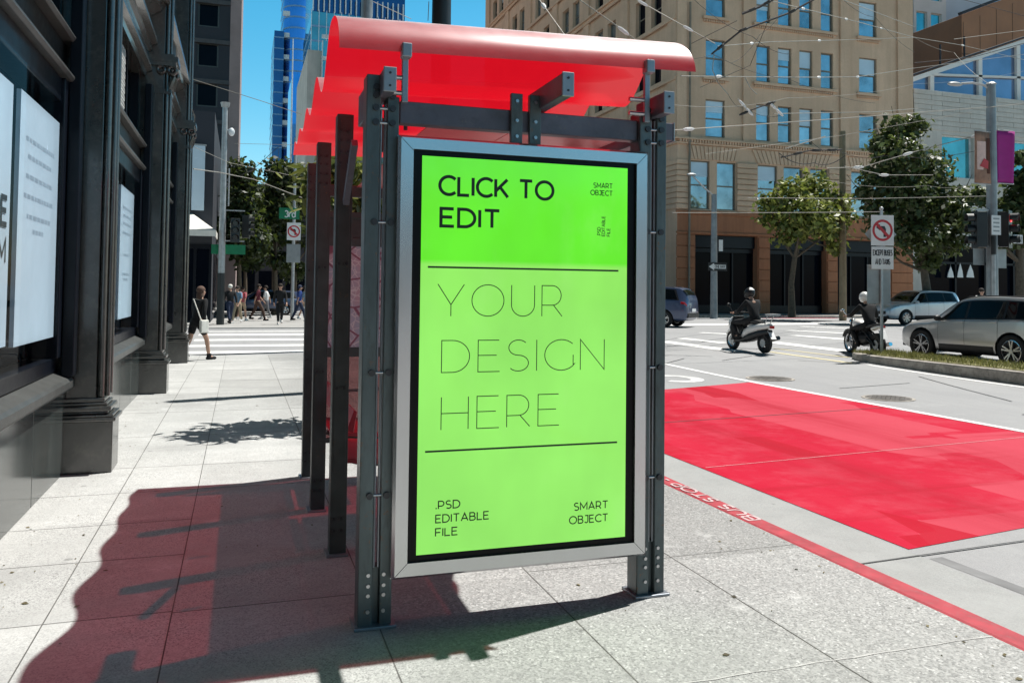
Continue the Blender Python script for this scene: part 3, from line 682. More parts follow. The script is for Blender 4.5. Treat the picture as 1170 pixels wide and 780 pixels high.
def main_post(xa, zt, mirror=False):
    # two channels with a gap, pins across it
    P = MB(); ca = (xa, xa+.066); cb = (xa+.101, xa+.158)
    for k, (a, b) in enumerate((ca, cb)): channel(P, a, b, 3.955, 4.075, .012, zt-.10*((k == 1) != mirror))
    p = P.build('post', M['steel'], bevel=.004, **W)
    F = MB().box(xa+.067, xa+.1, 3.985, 4.05, .012, .28); F.build('filler_plate', M['steel'], p, world=True, bevel=.003)
    R_ = MB()
    for x in (xa+.073, xa+.094): R_.cyl((x, 3.972, .28), (x, 3.972, zt-.14), .0055, n=8)
    R_.build('tie_rod', M['cap'], p, world=True)
    B = []; D = []
    for z in (.62, 1.20, 1.92, 2.40, 2.47):
        MB().cyl((xa+.06, 3.966, z), (xa+.11, 3.966, z), .0075, n=10).build('pin', M['bolt'], p, world=True, smooth=40)
    for z in (1.20, 1.92, .62, 2.40, 2.47, 2.53, 2.57):
        for x in (xa+.045, xa+.125):
            if z < zt-.03: bolt(D, (x, 3.955, z), (0, -1, 0), .016, .012)
    for z in (.08, .155, .20, .25):
        for x in (xa+.045, xa+.118): bolt(B, (x, 3.955, z), (0, -1, 0), .009, .008)
    bolts(B, 'bolt', M['bolt'], p); bolts(D, 'bolt', M['bolt_dark'], p)
    MB().box(xa-.02, xa+.18, 3.93, 4.10, .0, .014).build('base_plate', M['cap'], p, world=True, bevel=.003)
    return p
main_post(.557, 2.63); main_post(2.010, 2.66, True)
def plain_post(x, y):
    p = MB(); channel(p, x, x+.098, y-.05, y+.06, .012, 2.66); p.box(x+.014, x+.084, y-.056, y-.05, .5, 2.66)
    o = p.build('post', M['steel_brown'], bevel=.004, **W)
    b = []
    for z in (2.56, 2.50, 2.43, 2.36, 1.75, 1.0, .22, .15):
        for dx in (.022, .066): bolt(b, (x+dx, y-.056 if .5 < z else y-.05, z), (0, -1, 0), .010, .009)
    bolts(b, 'bolt', M['bolt_dark'], o)
    MB().box(x-.02, x+.108, y-.08, y+.09, 0, .014).build('base_plate', M['cap'], o, world=True, bevel=.003)
for y in (5.125, 6.165, 7.235):
    plain_post({5.125: .540, 6.165: .513, 7.235: .526}[y], y); plain_post(2.06, y)
# cross beams between the posts, purlins running the length, with end caps poking out in front
for y in (4.02,):
    b = MB().box(.50 if y > 4.1 else .723, 2.21 if y > 4.1 else 2.008, y-.035, y+.035, 2.41, 2.52)
    o = b.build('cross_beam', M['beam'], bevel=.005, **W)
    if y < 4.1:
        MB().box(2.17, 2.225, 3.985, 4.055, 2.425, 2.52).build('beam_end', M['beam'], o, world=True, bevel=.004)
        MB().box(2.226, 2.234, 3.982, 4.058, 2.42, 2.525).build('end_cap', M['cap'], o, world=True, bevel=.003)
for x, y0 in ((.645, 3.83), (1.465, 3.64), (2.105, 3.82)):
    z0 = 2.525+.005*(x > 1)+.004*(x > 2)
    o = MB().box(x-.028, x+.028, y0, 4.14, z0, z0+.11).build('purlin', M['beam'], bevel=.005, **W)
    c = MB().box(x-.031, x+.031, y0-.008, y0, z0-.004, z0+.114).build('end_cap', M['cap'], o, world=True, bevel=.008)
    for dz in (.025, .085): MB().disc((x, y0-.009, z0+dz), (0, 1, 0), .006, .004, 10).build('screw', M['bolt_dark'], o, world=True)
MB().box(.565, .625, 4.08, 4.32, 2.44, 2.60).build('side_rail', M['beam'], bevel=.005, **W)
MB().box(2.075, 2.135, 4.08, 7.3, 2.42, 2.53).build('side_rail', M['beam'], bevel=.005, **W)
for y in (5.1,):
    MB().bar((.595, y-.06, 2.12), (.595, y-.42, 2.42), .035, .05).build('knee_brace', M['beam'], **W)
    MB().bar((2.10, y-.06, 2.12), (2.10, y-.42, 2.42), .035, .05).build('knee_brace', M['beam'], **W)
for x0 in (1.285, 1.385):
    o = MB().box(x0, x0+.062, 3.955, 3.982, 2.345, 2.60).build('hanger_plate', M['steel'], bevel=.003, **W)
    b = []
    for z in (2.38, 2.46, 2.56): bolt(b, (x0+.031, 3.955, z), (0, -1, 0), .009, .008)
    bolts(b, 'bolt', M['bolt'], o)
for x, zz in ((.735, 2.725), (2.035, 2.772)):
    o = MB().box(x-.015, x+.015, 3.922, 3.946, 2.50, zz).build('canopy_clamp', M['cap'], bevel=.003, **W)
    MB().box(x-.024, x+.024, 3.882, 3.94, zz-.015, zz+.055).build('grip', M['cap'], o, world=True, bevel=.006)
    b = MB().cyl((x-.10, 3.936, 2.545), (x+.0, 3.936, 2.545), .012, n=10).cyl((x-.10, 3.936, 2.62), (x+.0, 3.936, 2.62), .012, n=10)
    b.build('clamp_arm', M['bolt'], o, world=True)
for x in (.9, 1.75):
    for (yc, zc) in ext[1::2][:3]:
        MB().cyl((x, yc, 2.53), (x, yc, cz(x, zc)-.005), .012, n=8).build('canopy_stud', M['steel_brown'], **W)
# far end screen with transit map, seats
fs = MB()
for a in ((.66, .70, .30, 2.48), (1.95, 1.99, .30, 2.48)): fs.box(a[0], a[1], 7.12, 7.16, a[2], a[3])
for z0, z1 in ((.30, .34), (1.02, 1.10), (1.96, 2.03), (2.20, 2.25), (2.38, 2.48)): fs.box(.70, 1.95, 7.121, 7.159, z0, z1)
so = fs.build('end_screen', M['steel_brown'], bevel=.004, **W)
def map_mat():
    m, nt, out = new_mat('transit_map'); co = coords(nt); p = N(nt, 'ShaderNodeBsdfPrincipled', Roughness=.3)
    b = ramp(nt, noise(nt, co, 3, 4), [(.4, (.55, .36, .40)), (.6, (.42, .42, .50))])
    v = N(nt, 'ShaderNodeTexVoronoi', Scale=16.); v.feature = 'DISTANCE_TO_EDGE'; L(nt, co, v.inputs['Vector'])
    b = mixc(nt, ramp(nt, v.outputs['Distance'], [(.02, (1,)*3), (.06, (0,)*3)]), b, (.70, .60, .60))
    v = N(nt, 'ShaderNodeTexVoronoi', Scale=5.); v.feature = 'DISTANCE_TO_EDGE'; L(nt, co, v.inputs['Vector'])
    b = mixc(nt, ramp(nt, v.outputs['Distance'], [(.02, (.9,)*3), (.05, (0,)*3)]), b, (.25, .06, .10))
    L(nt, b, p.inputs['Base Color']); L(nt, p.outputs[0], out.inputs[0]); return m
MB().box(.70, 1.95, 7.132, 7.148, 1.10, 1.96).build('transit_map', map_mat(), so, world=True)
def red_lit_mat():
    m, nt, out = new_mat('red_lit_panel'); a = N(nt, 'ShaderNodeBsdfTransparent', Color=(.62, .42, .42, 1)); g = N(nt, 'ShaderNodeBsdfGlossy', Roughness=.05); d = N(nt, 'ShaderNodeBsdfDiffuse', Color=(.28, .2, .2, 1))  # pink glass colour carries the red light falling through the canopy
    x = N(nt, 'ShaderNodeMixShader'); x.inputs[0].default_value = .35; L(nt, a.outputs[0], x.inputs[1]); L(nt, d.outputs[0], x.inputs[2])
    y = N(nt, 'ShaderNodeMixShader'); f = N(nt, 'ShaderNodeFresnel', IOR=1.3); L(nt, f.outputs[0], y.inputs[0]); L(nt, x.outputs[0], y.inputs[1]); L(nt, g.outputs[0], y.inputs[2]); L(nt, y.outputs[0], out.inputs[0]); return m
M['tint'] = red_lit_mat()
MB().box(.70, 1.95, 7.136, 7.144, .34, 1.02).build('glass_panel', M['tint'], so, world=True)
MB().box(.70, 1.95, 7.136, 7.144, 2.03, 2.20).build('header_panel', M['steel_brown'], so, world=True)
for y0, y1 in ((5.3, 6.05), (6.3, 7.05)):
    s = MB().prism([(.66, y0, .50), (1.02, y0, .48), (1.02, y0, .51), (.66, y0, .53)], (0, y1-y0, 0)).build('seat', M['red_seat'], bevel=.004, **W)
    MB().prism([(.655, y0, .70), (.70, y0, .69), (.72, y0, .82), (.70, y0, .83)], (0, y1-y0, 0)).build('backrest', M['red_seat'], s, world=True, bevel=.004)
    for yy in (y0+.1, y1-.1): MB().tube([(.64, yy, .515), (.80, yy, .47), (.95, yy, .47)], .018, 8).build('bracket', M['steel_brown'], s, world=True)

# ------------------------------------------------------------------ advertising panel hung between the front posts
ad = thing('advertising_panel', 'backlit green poster panel in a silver frame hung between the shelter posts', 'advertising panel', (1.37, 3.9, .24))
W = dict(parent=ad, world=True)
X0, X1, Z0, Z1, YF = .703, 2.036, .233, 2.338, 3.895
MB().box(X0+.01, X1-.01, YF+.03, YF+.15, Z0+.01, Z1-.01).build('casing', M['steel'], bevel=.006, **W)
bw = .075; c = .022
fr = MB()
def frame_side(a, b, ai, bi):  # outer edge a-b, inner edge ai-bi: bevelled silver frame
    yo, ym, yi = YF+.016, YF, YF+.014
    oa, ob = Vector((a[0], yo, a[1])), Vector((b[0], yo, b[1])); ia, ib = Vector((ai[0], yi, ai[1])), Vector((bi[0], yi, bi[1]))
    ma = oa*.82+ia*.18; mb_ = ob*.82+ib*.18; ma.y = mb_.y = ym
    na = oa*.02+ia*.98; nb = ob*.02+ib*.98; na.y = nb.y = ym
    fr.add([oa, ob, ma, mb_, na, nb, ia, ib], [(0, 1, 3, 2), (2, 3, 5, 4), (4, 5, 7, 6)])
o4 = [(X0, Z0), (X1, Z0), (X1, Z1), (X0, Z1)]; i4 = [(X0+bw, Z0+bw), (X1-bw, Z0+bw), (X1-bw, Z1-bw+.008), (X0+bw, Z1-bw+.008)]
for k in range(4): frame_side(o4[k], o4[(k+1) % 4], i4[k], i4[(k+1) % 4])
fr.box(X0, X0+.006, YF+.0305, YF+.05, Z0, Z1); fr.box(X1-.006, X1, YF+.0305, YF+.05, Z0, Z1)
fr.build('frame', M['alu'], **W)
mt = MB()
for (x, z) in o4: 
    xi = x+(bw if x < 1 else -bw); zi = z+(bw if z < 1 else -bw); mt.bar((x+(xi-x)*.15, YF-.0006, z+(zi-z)*.15), (xi, YF-.0006, zi), .0018, .0018, (0, 1, 0))
mt.build('mitre_joint', M['bolt_dark'], **W)
MB().box(X0+bw-.004, X1-bw+.004, YF+.018, YF+.028, Z0+bw-.004, Z1-bw+.012).build('black_border', M['black'], **W)
def screen_mat():
    m, nt, out = new_mat('green_poster'); t = nt.nodes.new('ShaderNodeTexCoord'); s = nt.nodes.new('ShaderNodeSeparateXYZ'); L(nt, t.outputs['Object'], s.inputs[0])
    p = N(nt, 'ShaderNodeBsdfPrincipled', Roughness=.12); p.inputs['Specular IOR Level'].default_value = .5
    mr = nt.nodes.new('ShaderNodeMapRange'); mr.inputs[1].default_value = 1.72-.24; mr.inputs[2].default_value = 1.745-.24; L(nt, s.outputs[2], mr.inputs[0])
    col = mixc(nt, mr.outputs[0], (.36, 1., .155), (.165, 1., .035))  # paler lower part: a reflection on the glass, painted into the poster colour
    co = coords(nt)
    # the lamps behind the sheet are not quite even, and the glass is a little smeared
    un = ramp(nt, noise(nt, coords(nt, (1, 1, .7)), 1.9, 3, .5), [(.3, (.86, .86, .86)), (.7, (1.06, 1.06, 1.06))])
    col = mixc(nt, 1., col, un, 'MULTIPLY')
    sme = ramp(nt, noise(nt, coords(nt, (1, 1, .35)), 7, 7, .7), [(.45, (.08,)*3), (.7, (.22,)*3)]); L(nt, sme, p.inputs['Roughness'])
    col = mixc(nt, ramp(nt, noise(nt, coords(nt, (1, 1, .5)), 3.1, 6, .6), [(.55, (0,)*3), (.72, (.16,)*3)]), col, (.5, 1., .3))
    L(nt, mixc(nt, 1., col, (.5, .5, .5), 'MULTIPLY'), p.inputs['Base Color']); L(nt, col, p.inputs['Emission Color']); p.inputs['Emission Strength'].default_value = .49
    L(nt, p.outputs[0], out.inputs[0]); return m
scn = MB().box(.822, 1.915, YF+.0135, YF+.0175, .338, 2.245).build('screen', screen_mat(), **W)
yt = YF+.0127
def put(name, items):
    for (t, x, z, cap, w, wt, al) in items:
        if ' ' in t:   # one mesh per word
            k = w/text_width(t, .24); a_, b_ = t.split(' '); put(name, [(a_, x, z, cap, k*text_width(a_, .24), wt, al), (b_, x+k*(text_width(a_, .24)+.24+.45), z, cap, k*text_width(b_, .24), wt, al)]); continue
        mb = MB(); lettering(mb, t, (x, yt, z), (1, 0, 0), (0, -1, 0), cap, wt, w, .24, al, up=(0, 0, 1), lift=.00006)
        mb.build(name, M['ink'], scn, world=True)
put('headline_lettering', [('CLICK TO', .910, 2.062, .088, .588, .0158, 'L'), ('EDIT', .918, 1.908, .085, .296, .0158, 'L')])
put('thin_lettering', [('YOUR', .908, 1.472, .154, .645, .0044, 'L'), ('DESIGN', .931, 1.20, .154, .858, .0044, 'L'), ('HERE', .933, .925, .156, .606, .0044, 'L')])
put('small_lettering', [('SMART', 1.828, 2.135, .024, .106, .0042, 'R'), ('OBJECT', 1.828, 2.097, .024, .122, .0042, 'R'),
    ('.PSD', .912, .549, .036, .120, .0058, 'L'), ('EDITABLE', .914, .484, .036, .264, .0058, 'L'), ('FILE', .914, .420, .036, .107, .0058, 'L'),
    ('SMART', 1.816, .492, .036, .186, .0058, 'R'), ('OBJECT', 1.816, .426, .036, .211, .0058, 'R')])
vm = MB()
for t, x, ln in (('.PSD', 1.762, .044), ('EDITABLE', 1.787, .102), ('FILE', 1.816, .040)): lettering(vm, t, (x, yt, 1.886), (0, 0, 1), (0, -1, 0), .0165, .003, ln, .24, up=(-1, 0, 0), lift=.00006)
vm.build('upright_lettering', M['ink'], scn, world=True)
for z in (1.7035, .8195): MB().box(.857, 1.866, yt-.0003, yt+.0003, z, z+.009).build('rule_line', M['ink'], scn, world=True)
# ------------------------------------------------------------------ buildings across the street
def wall_holes(mb, O, U, wid, z0, z1, holes, depth, nrm):
    """wall sheet in the vertical plane O + u*U with rectangular openings and reveals; holes: (u0, u1, z0, z1)"""
    O, U, nrm = Vector(O), Vector(U), Vector(nrm)
    us = sorted({0., wid, *[round(h[i], 4) for h in holes for i in (0, 1)]}); zs = sorted({z0, z1, *[round(h[i], 4) for h in holes for i in (2, 3)]})
    T = lambda u, z, d=0.: O+U*u+Vector((0, 0, z))-nrm*d
    for a, b in zip(us, us[1:]):
        for c, d in zip(zs, zs[1:]):
            um, zm = (a+b)/2, (c+d)/2
            if any(h[0] < um < h[1] and h[2] < zm < h[3] for h in holes): continue
            mb.poly([T(a, c), T(b, c), T(b, d), T(a, d)])
    for a, b, c, d in holes:
        for p, q in (((a, c), (b, c)), ((b, c), (b, d)), ((b, d), (a, d)), ((a, d), (a, c))):
            mb.poly([T(*p), T(*q), T(*q, depth), T(*p, depth)])
    return mb
def window_in(parent, O, U, nrm, h, depth, blind=0., split=True, fm='frame_wood', gm='sky_glass', fw=.09):
    O, U, nrm = Vector(O), Vector(U), Vector(nrm); a, b, c, d = h
    def bx(mb, u0, u1, z0, z1, d0, d1):
        P = lambda u, z, dd: O+U*u+Vector((0, 0, z))-nrm*dd
        mb.add([P(u0, z0, d0), P(u1, z0, d0), P(u1, z0, d1), P(u0, z0, d1), P(u0, z1, d0), P(u1, z1, d0), P(u1, z1, d1), P(u0, z1, d1)], [(0, 3, 2, 1), (4, 5, 6, 7), (0, 1, 5, 4), (1, 2, 6, 5), (2, 3, 7, 6), (3, 0, 4, 7)])
    f = MB(); e = .004
    bx(f, a+e, a+fw, c+e, d-e, depth-.10, depth-.02); bx(f, b-fw, b-e, c+e, d-e, depth-.10, depth-.02); bx(f, a+fw, b-fw, c+e, c+fw, depth-.10, depth-.02); bx(f, a+fw, b-fw, d-fw, d-e, depth-.10, depth-.02)
    if split: m = (c+d)/2; bx(f, a+fw, b-fw, m-.04, m+.04, depth-.07, depth-.02)
    o = f.build('window', M[fm], parent, world=True)
    g = MB(); bx(g, a+e, b-e, c+e, d-e, depth-.015, depth+.02); g.build('pane', M[gm], o, world=True)
    if blind > .05:
        q = MB(); bx(q, a+fw, b-fw, d-fw-(d-c)*blind, d-fw, depth-.028, depth-.018); q.build('blind', M['poster'], o, world=True)
    return o
random.seed(5)
XB, YB = 26.0, 46.0
bb = thing('sandstone_building', 'tall brown sandstone office building with deep blue sash windows and dentil cornice', 'building', (XB, YB, 0.29))
W = dict(parent=bb, world=True)
XE = 44.5; top = 36.
fh = []; fwin = []
rows = [11.55, 15.45, 19.35]
for z in rows:
    for a, b in ((28.0, 29.42), (31.78, 32.83), (33.45, 34.5), (35.13, 36.17), (36.85, 37.85), (40.0, 41.48)): fh.append((a-XB, b-XB, z, z+2.42))
for a, b in ((26.95, 28.32), (28.85, 30.25), (31.9, 33.4), (33.9, 35.4), (36.0, 37.4), (39.3, 40.7), (41.2, 42.6)): fh.append((a-XB, b-XB, 6.9, 9.98))
shops = [(27.3-XB, 31.9-XB, .29, 5.28), (32.85-XB, 37.3-XB, .29, 5.28), (38.2-XB, 42.6-XB, .29, 5.28)]
up = wall_holes(MB(), (XB, YB, 0), (1, 0, 0), XE-XB, 6.7, top, fh, .24, (0, -1, 0)); up.build('wall', M['stone'], **W)
lo = wall_holes(MB(), (XB, YB, 0), (1, 0, 0), XE-XB, .0, 6.7, shops, .9, (0, -1, 0)); lo.build('ground_floor_wall', M['stone_red'], **W)
for i, h in enumerate(fh):
    window_in(bb, (XB, YB, 0), (1, 0, 0), (0, -1, 0), h, .20, fw=.07, blind=random.choice((0, 0, .25, .45, .6)) if i % 2 else random.choice((0, .3)))
for h in shops:
    g = MB().box(XB+h[0]+.01, XB+h[1]-.01, YB+.62, YB+.66, .3, 5.27).build('shopfront', M['dark_glass'], **W)
    f = MB(); n = 3
    for k in range(n+1): u = XB+h[0]+.06+(h[1]-h[0]-.12)*k/n; f.box(u-.05, u+.05, YB+.5, YB+.618, .3, 5.25)
    f.box(XB+h[0]+.01, XB+h[1]-.01, YB+.48, YB+.60, 4.2, 4.45); f.box(XB+h[0]+.01, XB+h[1]-.01, YB+.3, YB+.6, 4.5, 5.26); f.box(XB+h[0]+.01, XB+h[1]-.01, YB+.48, YB+.6, .3, .8)
    f.build('shopfront_frame', M['navy'], g, world=True)
# side face along the street
sh_ = []; YL = 44.
for z in (6.9, 11.55, 15.45, 19.35, 23.25, 27.15, 31.05):
    for k in range(6):
        y = 2.2+k*7.0
        for j in range(2 if z > 10 else 1):
            u = y+j*2.3; sh_.append((u, u+1.45, z, z+(2.42 if z > 10 else 3.08)))
sw = wall_holes(MB(), (XB, YB, 0), (0, 1, 0), YL, .0, top, sh_, .42, (-1, 0, 0)); sw.build('wall', M['stone'], **W)
for h in sh_:
    if h[2] > 18: window_in(bb, (XB, YB, 0), (0, 1, 0), (-1, 0, 0), h, .36, blind=random.choice((0, 0, .3)), gm='dark_glass' if random.random() < .6 else 'sky_glass')
    else:
        MB().box(XB+.33, XB+.36, YB+h[0]+.01, YB+h[1]-.01, h[2]+.01, h[3]-.01).build('pane', M['dark_glass'], **W)
MB().box(XB+.45, XE, YB+.95, YB+YL, .0, top-.05).build('core', M['stone_dark'], **W)
MB().box(XE-.004, XE, YB, YB+YL, 0, top).build('party_wall', M['stone'], **W)
# pilaster strips, sills, string courses
pl = MB()
for a, b in ((26.0, 26.55), (30.72, 31.25), (38.35, 39.05), (43.2, 44.5)): pl.box(a-.0 if a > 26 else a-.12, b, YB-.14, YB-.003, 11.42, top)
for k in range(7):
    y = YB+.3+k*7.0-.35 if k else YB-.0
    pl.box(XB-.16, XB-.003, max(y, YB+.0)-.0, y+1.1, 11.42, top)
pl.build('pilaster', M['stone'], **W)
for z in (15.45, 19.35, 23.25):
    for a, b in ((27.75, 29.65), (31.5, 38.1), (39.75, 41.75)): MB().box(a, b, YB-.20, YB-.002, z-.24, z-.06).build('window_sill', M['stone'], **W)
cs = MB()
for z in (15.45, 19.35, 23.25, 27.15, 31.05): cs.box(XB-.24, XB-.162, YB-.0, YB+YL, z-.42, z-.16); cs.box(XB-.42, XB-.165, YB, YB+YL, z-.16, z-.02) if z in (23.25, 31.05) else None
cs.build('string_course', M['stone'], **W)
den = MB()
for z0, z1, d in ((10.98, 11.08, .16), (11.26, 11.34, .30), (11.34, 11.42, .24)): den.box(XB-d, XE, YB-d, YB-.002, z0, z1); den.box(XB-d, XB-.002, YB, YB+YL, z0, z1)
for i in range(92): den.box(XB+.05+i*.2, XB+.05+i*.2+.11, YB-.24, YB-.004, 11.085, 11.255)
for i in range(40): den.box(XB-.24, XB-.004, YB+.05+i*.2, YB+.16+i*.2, 11.085, 11.255)
den.build('dentil_cornice', M['stone'], **W)
for z in (15.2, 19.1):
    q = MB()
    for a, b in ((27.8, 29.6), (31.6, 38.0), (39.8, 41.7)):
        n = int((b-a)/.17)
        for i in range(n): q.box(a+i*.17, a+i*.17+.09, YB-.15, YB-.003, z-.16, z-.03)
    q.build('sill_dentil', M['stone'], kind='stuff', **W)
# rusticated piers and voussoirs of the second floor
ru_ = MB()
for a, b in ((26.0, 26.9), (30.3, 31.85), (37.45, 39.25), (42.65, 44.5)):
    n = 9; ru_ = MB()
    for i in range(n): z = 6.85+i*.352; ru_.box(a-.10 if a < 26.1 else a, b, YB-.11, YB-.002, z+.02, z+.33)
    ru_.build('rustication', M['stone'], bevel=.03, **W)
ru_ = MB()
for i in range(9):
    z = 6.85+i*.352; ru_.box(XB-.11, XB-.002, YB, YB+2.1, z+.02, z+.33)
ru_.build('rustication', M['stone'], bevel=.03, **W)
def vous(a, b, n):
    vo = MB()
    mid = (a+b)/2
    for i in range(n):
        u0, u1 = a+(b-a)*i/n+.02, a+(b-a)*(i+1)/n-.02; k = .16
        t = lambda u: mid+(u-mid)*(1+k)
        vo.prism([(u0, YB-.09, 10.05), (u1, YB-.09, 10.05), (t(u1), YB-.09, 10.92), (t(u0), YB-.09, 10.92)], (0, .087, 0))
    vo.build('voussoir', M['stone'], bevel=.02, **W)
vous(26.9, 30.3, 13); vous(31.85, 37.4, 19); vous(39.3, 42.6, 13)
for a, b in ((26.0, 27.25), (31.95, 32.8), (37.35, 38.15), (42.65, 44.5)):
    gr = MB()
    for i in range(7): z = .32+i*.705; gr.box(a-(.08 if a < 26.1 else 0), b, YB-.08, YB-.002, z+.02, z+.68)
    gr.build('rustication', M['stone_red'], bevel=.03, **W)
gr = MB()
gr.box(XB-.12, XE, YB-.13, YB-.001, 6.55, 6.80); gr.box(XB-.1, XE, YB-.1, YB-.001, 5.32, 5.45)
gr.build('string_course', M['stone_red'], bevel=.03, **W)
MB().cyl((26.75, YB-.2, .3), (26.75, YB-.2, 20), .07, n=10).build('downpipe', M['frame_wood'], **W)

# pale stone building with glazed attic, right of the sandstone one
pb = thing('pale_stone_building', 'low pale stone building with a sloping white glazed attic', 'building', (49, 47, .29)); W = dict(parent=pb, world=True)
MB().box(44.6, 70, 47.5, 60, .0, 13.8).build('core', M['stone_dark'], **W)
hs = [(48.2-44.6, 51.2-44.6, 10.2, 13.3), (51.5-44.6, 54.6-44.6, 10.2, 13.3), (54.9-44.6, 58-44.6, 10.2, 13.3), (46.7-44.6, 70-45, .0, 5.2)]
wall_holes(MB(), (44.6, 47, 0), (1, 0, 0), 25.4, 0, 16.4, hs, .5, (0, -1, 0)).build('wall', M['pale_stone'], **W)
MB().box(44.602, 70, 47.02, 47.6, 16.35, 16.42).build('ledge', M['pale_stone'], **W)
st = MB()
for i in range(8):
    z = 13.55+i*.36
    for k in range(9): st.box(44.62+k*2.6+(i % 2)*1.0, 44.62+k*2.6+2.57+(i % 2)*1.0, 46.94, 46.998, z+.015, z+.345)
st.build('stone_course', M['pale_stone'], bevel=.012, **W)
for h in hs[:3]: window_in(pb, (44.6, 47, 0), (1, 0, 0), (0, -1, 0), h, .4, gm='teal_glass', fm='tower_white', split=False)
g = MB().box(46.7, 69.6, 47.46, 47.49, .3, 5.1).build('shopfront', M['dark_glass'], **W)
f = MB()
for k in range(9): f.box(46.75+k*2.8, 46.9+k*2.8, 47.2, 47.458, .3, 5.15)
f.box(46.7, 69.6, 47.2, 47.458, 3.9, 4.05); f.build('shopfront_frame', M['navy'], g, world=True)
# attic: glazed wall under a sloping roof
at_ = MB(); S = lambda x: 17.0+(x-45.4)*.365
at_.prism([(44.65, 47.9, 16.42), (60, 47.9, 16.42), (60, 47.9, S(60)-.2), (44.65, 47.9, S(44.65)-.2)], (0, .05, 0)); at_.build('attic_glass', glossy_glass('attic_glass', (.16, .22, .34), .12, .45, .5, .15), **W)
af = MB()
af.bar((44.6, 47.75, S(44.6)), (60, 47.75, S(60)), .5, .34); af.bar((47.5, 47.75, 17.9-.1), (60, 47.75, 18.6), .2, .16)
for x in (44.75, 48.0, 52.6, 56.4): af.box(x-.18, x+.18, 47.65, 47.88, 16.43, S(x)-.15)
af.build('attic_frame', M['white_wall'], **W)
rf = MB(); rf.bar((44.5, 48.3, S(44.5)+.32), (60, 48.3, S(60)+.32), 1.6, .12); rf.build('roof', M['dark_tower'], **W)
rl = MB()
for x in (48.9, 51.2): rl.cyl((x, 47.8, S(x)+.4), (x, 47.8, S(x)+1.9), .07, n=8)
rl.build('roof_vent', M['dark_tower'], **W)

def tower(name, label, x0, x1, y0, y1, h, mat, cat='building', band=None, fl=3.9, bands='floor_band', mull=0, mm='tower_white', z0=0., group=None):
    t = thing(name, label, cat, ((x0+x1)/2, y0, 0), 0, group); W = dict(parent=t, world=True)
    MB().box(x0, x1, y0, y1, -.3, h).build('curtain_wall', M[mat], **W)
    b = MB(); n = int((h-z0)/fl)
    if band:
        for i in range(1, n+1):
            z = z0+i*fl; b.box(x0-.08, x1+.08, y0-.08, y0-.004, z-band/2, z+band/2); b.box(x1+.004, x1+.08, y0-.003, y1, z-band/2, z+band/2); b.box(x0-.08, x0-.004, y0-.003, y1, z-band/2, z+band/2)
        b.build('floor_edge', M[bands], **W)
    if mull:
        m = MB(); k = int((x1-x0)/mull)
        for i in range(k+1): x = x0+(x1-x0)*i/k; m.box(x-.09, x+.09, y0-.16, y0-.082, z0, h+.5)
        m.build('mullion', M[mm], **W)
    return t
# white tower behind, with teal windows
wt = thing('white_tower', 'white tower with pairs of teal windows behind the sandstone building', 'building', (86, 85, 0)); W = dict(parent=wt, world=True)
hh = []
for i in range(12):
    z = 8.2+i*4.55+.3
    for a in (.9, 3.3): hh.append((a-.45, a+1.35, z, z+2.9))
wall_holes(MB(), (82.6, 85, 0), (1, 0, 0), 5.4, 0, 62, hh, .4, (0, -1, 0)).build('wall', M['white_wall'], **W)
MB().box(82.6, 88, 85.5, 100, 0, 62).build('core', M['white_wall'], **W)
MB().box(88.004, 97, 85.6, 100, 0, 44.5).build('blank_wall', M['pale_blue_wall'], **W)
for h in hh[6:20]: window_in(wt, (82.6, 85, 0), (1, 0, 0), (0, -1, 0), h, .35, gm='teal_glass', fm='tower_white', split=False, fw=.12)
rbx = thing('brown_clad_building', 'plain rust brown clad building rising behind the glazed attic', 'building', (78, 65, 0)); W = dict(parent=rbx, world=True)
MB().prism([(69.3, 65, 0), (100, 65, 0), (100, 65, 42), (78.0, 65, 33.8), (69.3, 65, 30.2)], (0, 15, 0)).build('wall', M['brown_wall'], **W)
q = MB()
for k in range(12): q.box(69.5+k*2.2, 69.53+k*2.2, 64.97, 64.998, 12, 29.5+k*.9)
for z in (26.2, 20): q.box(69.3, 96, 64.96, 64.99, z, z+.06)
q.build('cladding_joint', M['stone_dark'], **W)
MB().bar((69.0, 64.9, 30.25), (79, 64.9, 34.4), .5, .3).build('coping', M['dark_tower'], **W)

# next block on the left: dark tower, low shop front with awning
dt = thing('dark_office_tower', 'dark grey office tower with punched windows beyond the storefront', 'building', (-6, 75, 0)); W = dict(parent=dt, world=True)
hh = []
for i in range(2, 15):
    z = 3.2+i*3.45
    for a in (-3.95, -7.0, -10.1): hh.append((a+14, a+14+1.75, z, z+2.1))
XD = -1.3
wall_holes(MB(), (-14, 75, 0), (1, 0, 0), XD+14, 0, 60, hh, .3, (0, -1, 0)).build('wall', M['dark_tower'], **W)
for h in hh:
    if h[0] > 9 or h[0] > 6: window_in(dt, (-14, 75, 0), (1, 0, 0), (0, -1, 0), h, .28, gm='dark_glass', fm='sill', fw=.14, split=False)
MB().box(-14, XD-.002, 75.4, 110, 0, 60).build('core', M['dark_tower'], **W)
MB().box(XD, XD+.9, 74.9, 112, 0, 60).build('corner_pier', M['brown_trim'], **W)
sl = MB()
for i in range(14): sl.box(-14, XD-.01, 74.8, 74.996, 5.2+i*3.45, 5.55+i*3.45)
sl.build('spandrel', pm('tower_spandrel', (.075, .075, .08), .7), **W)
ls = thing('corner_shop', 'low dark shop building under the cream awning across the crossing', 'building', (-4, 39.5, 0)); W = dict(parent=ls, world=True)
MB().box(-14, -1.25, 39.5, 74, 0, 9.5).build('wall', M['dark_tower'], **W)
f = MB()
for x in (-1.3, -1.95, -2.9, -4): f.box(x-.06, x+.06, 39.42, 39.497, 0, 3.4)
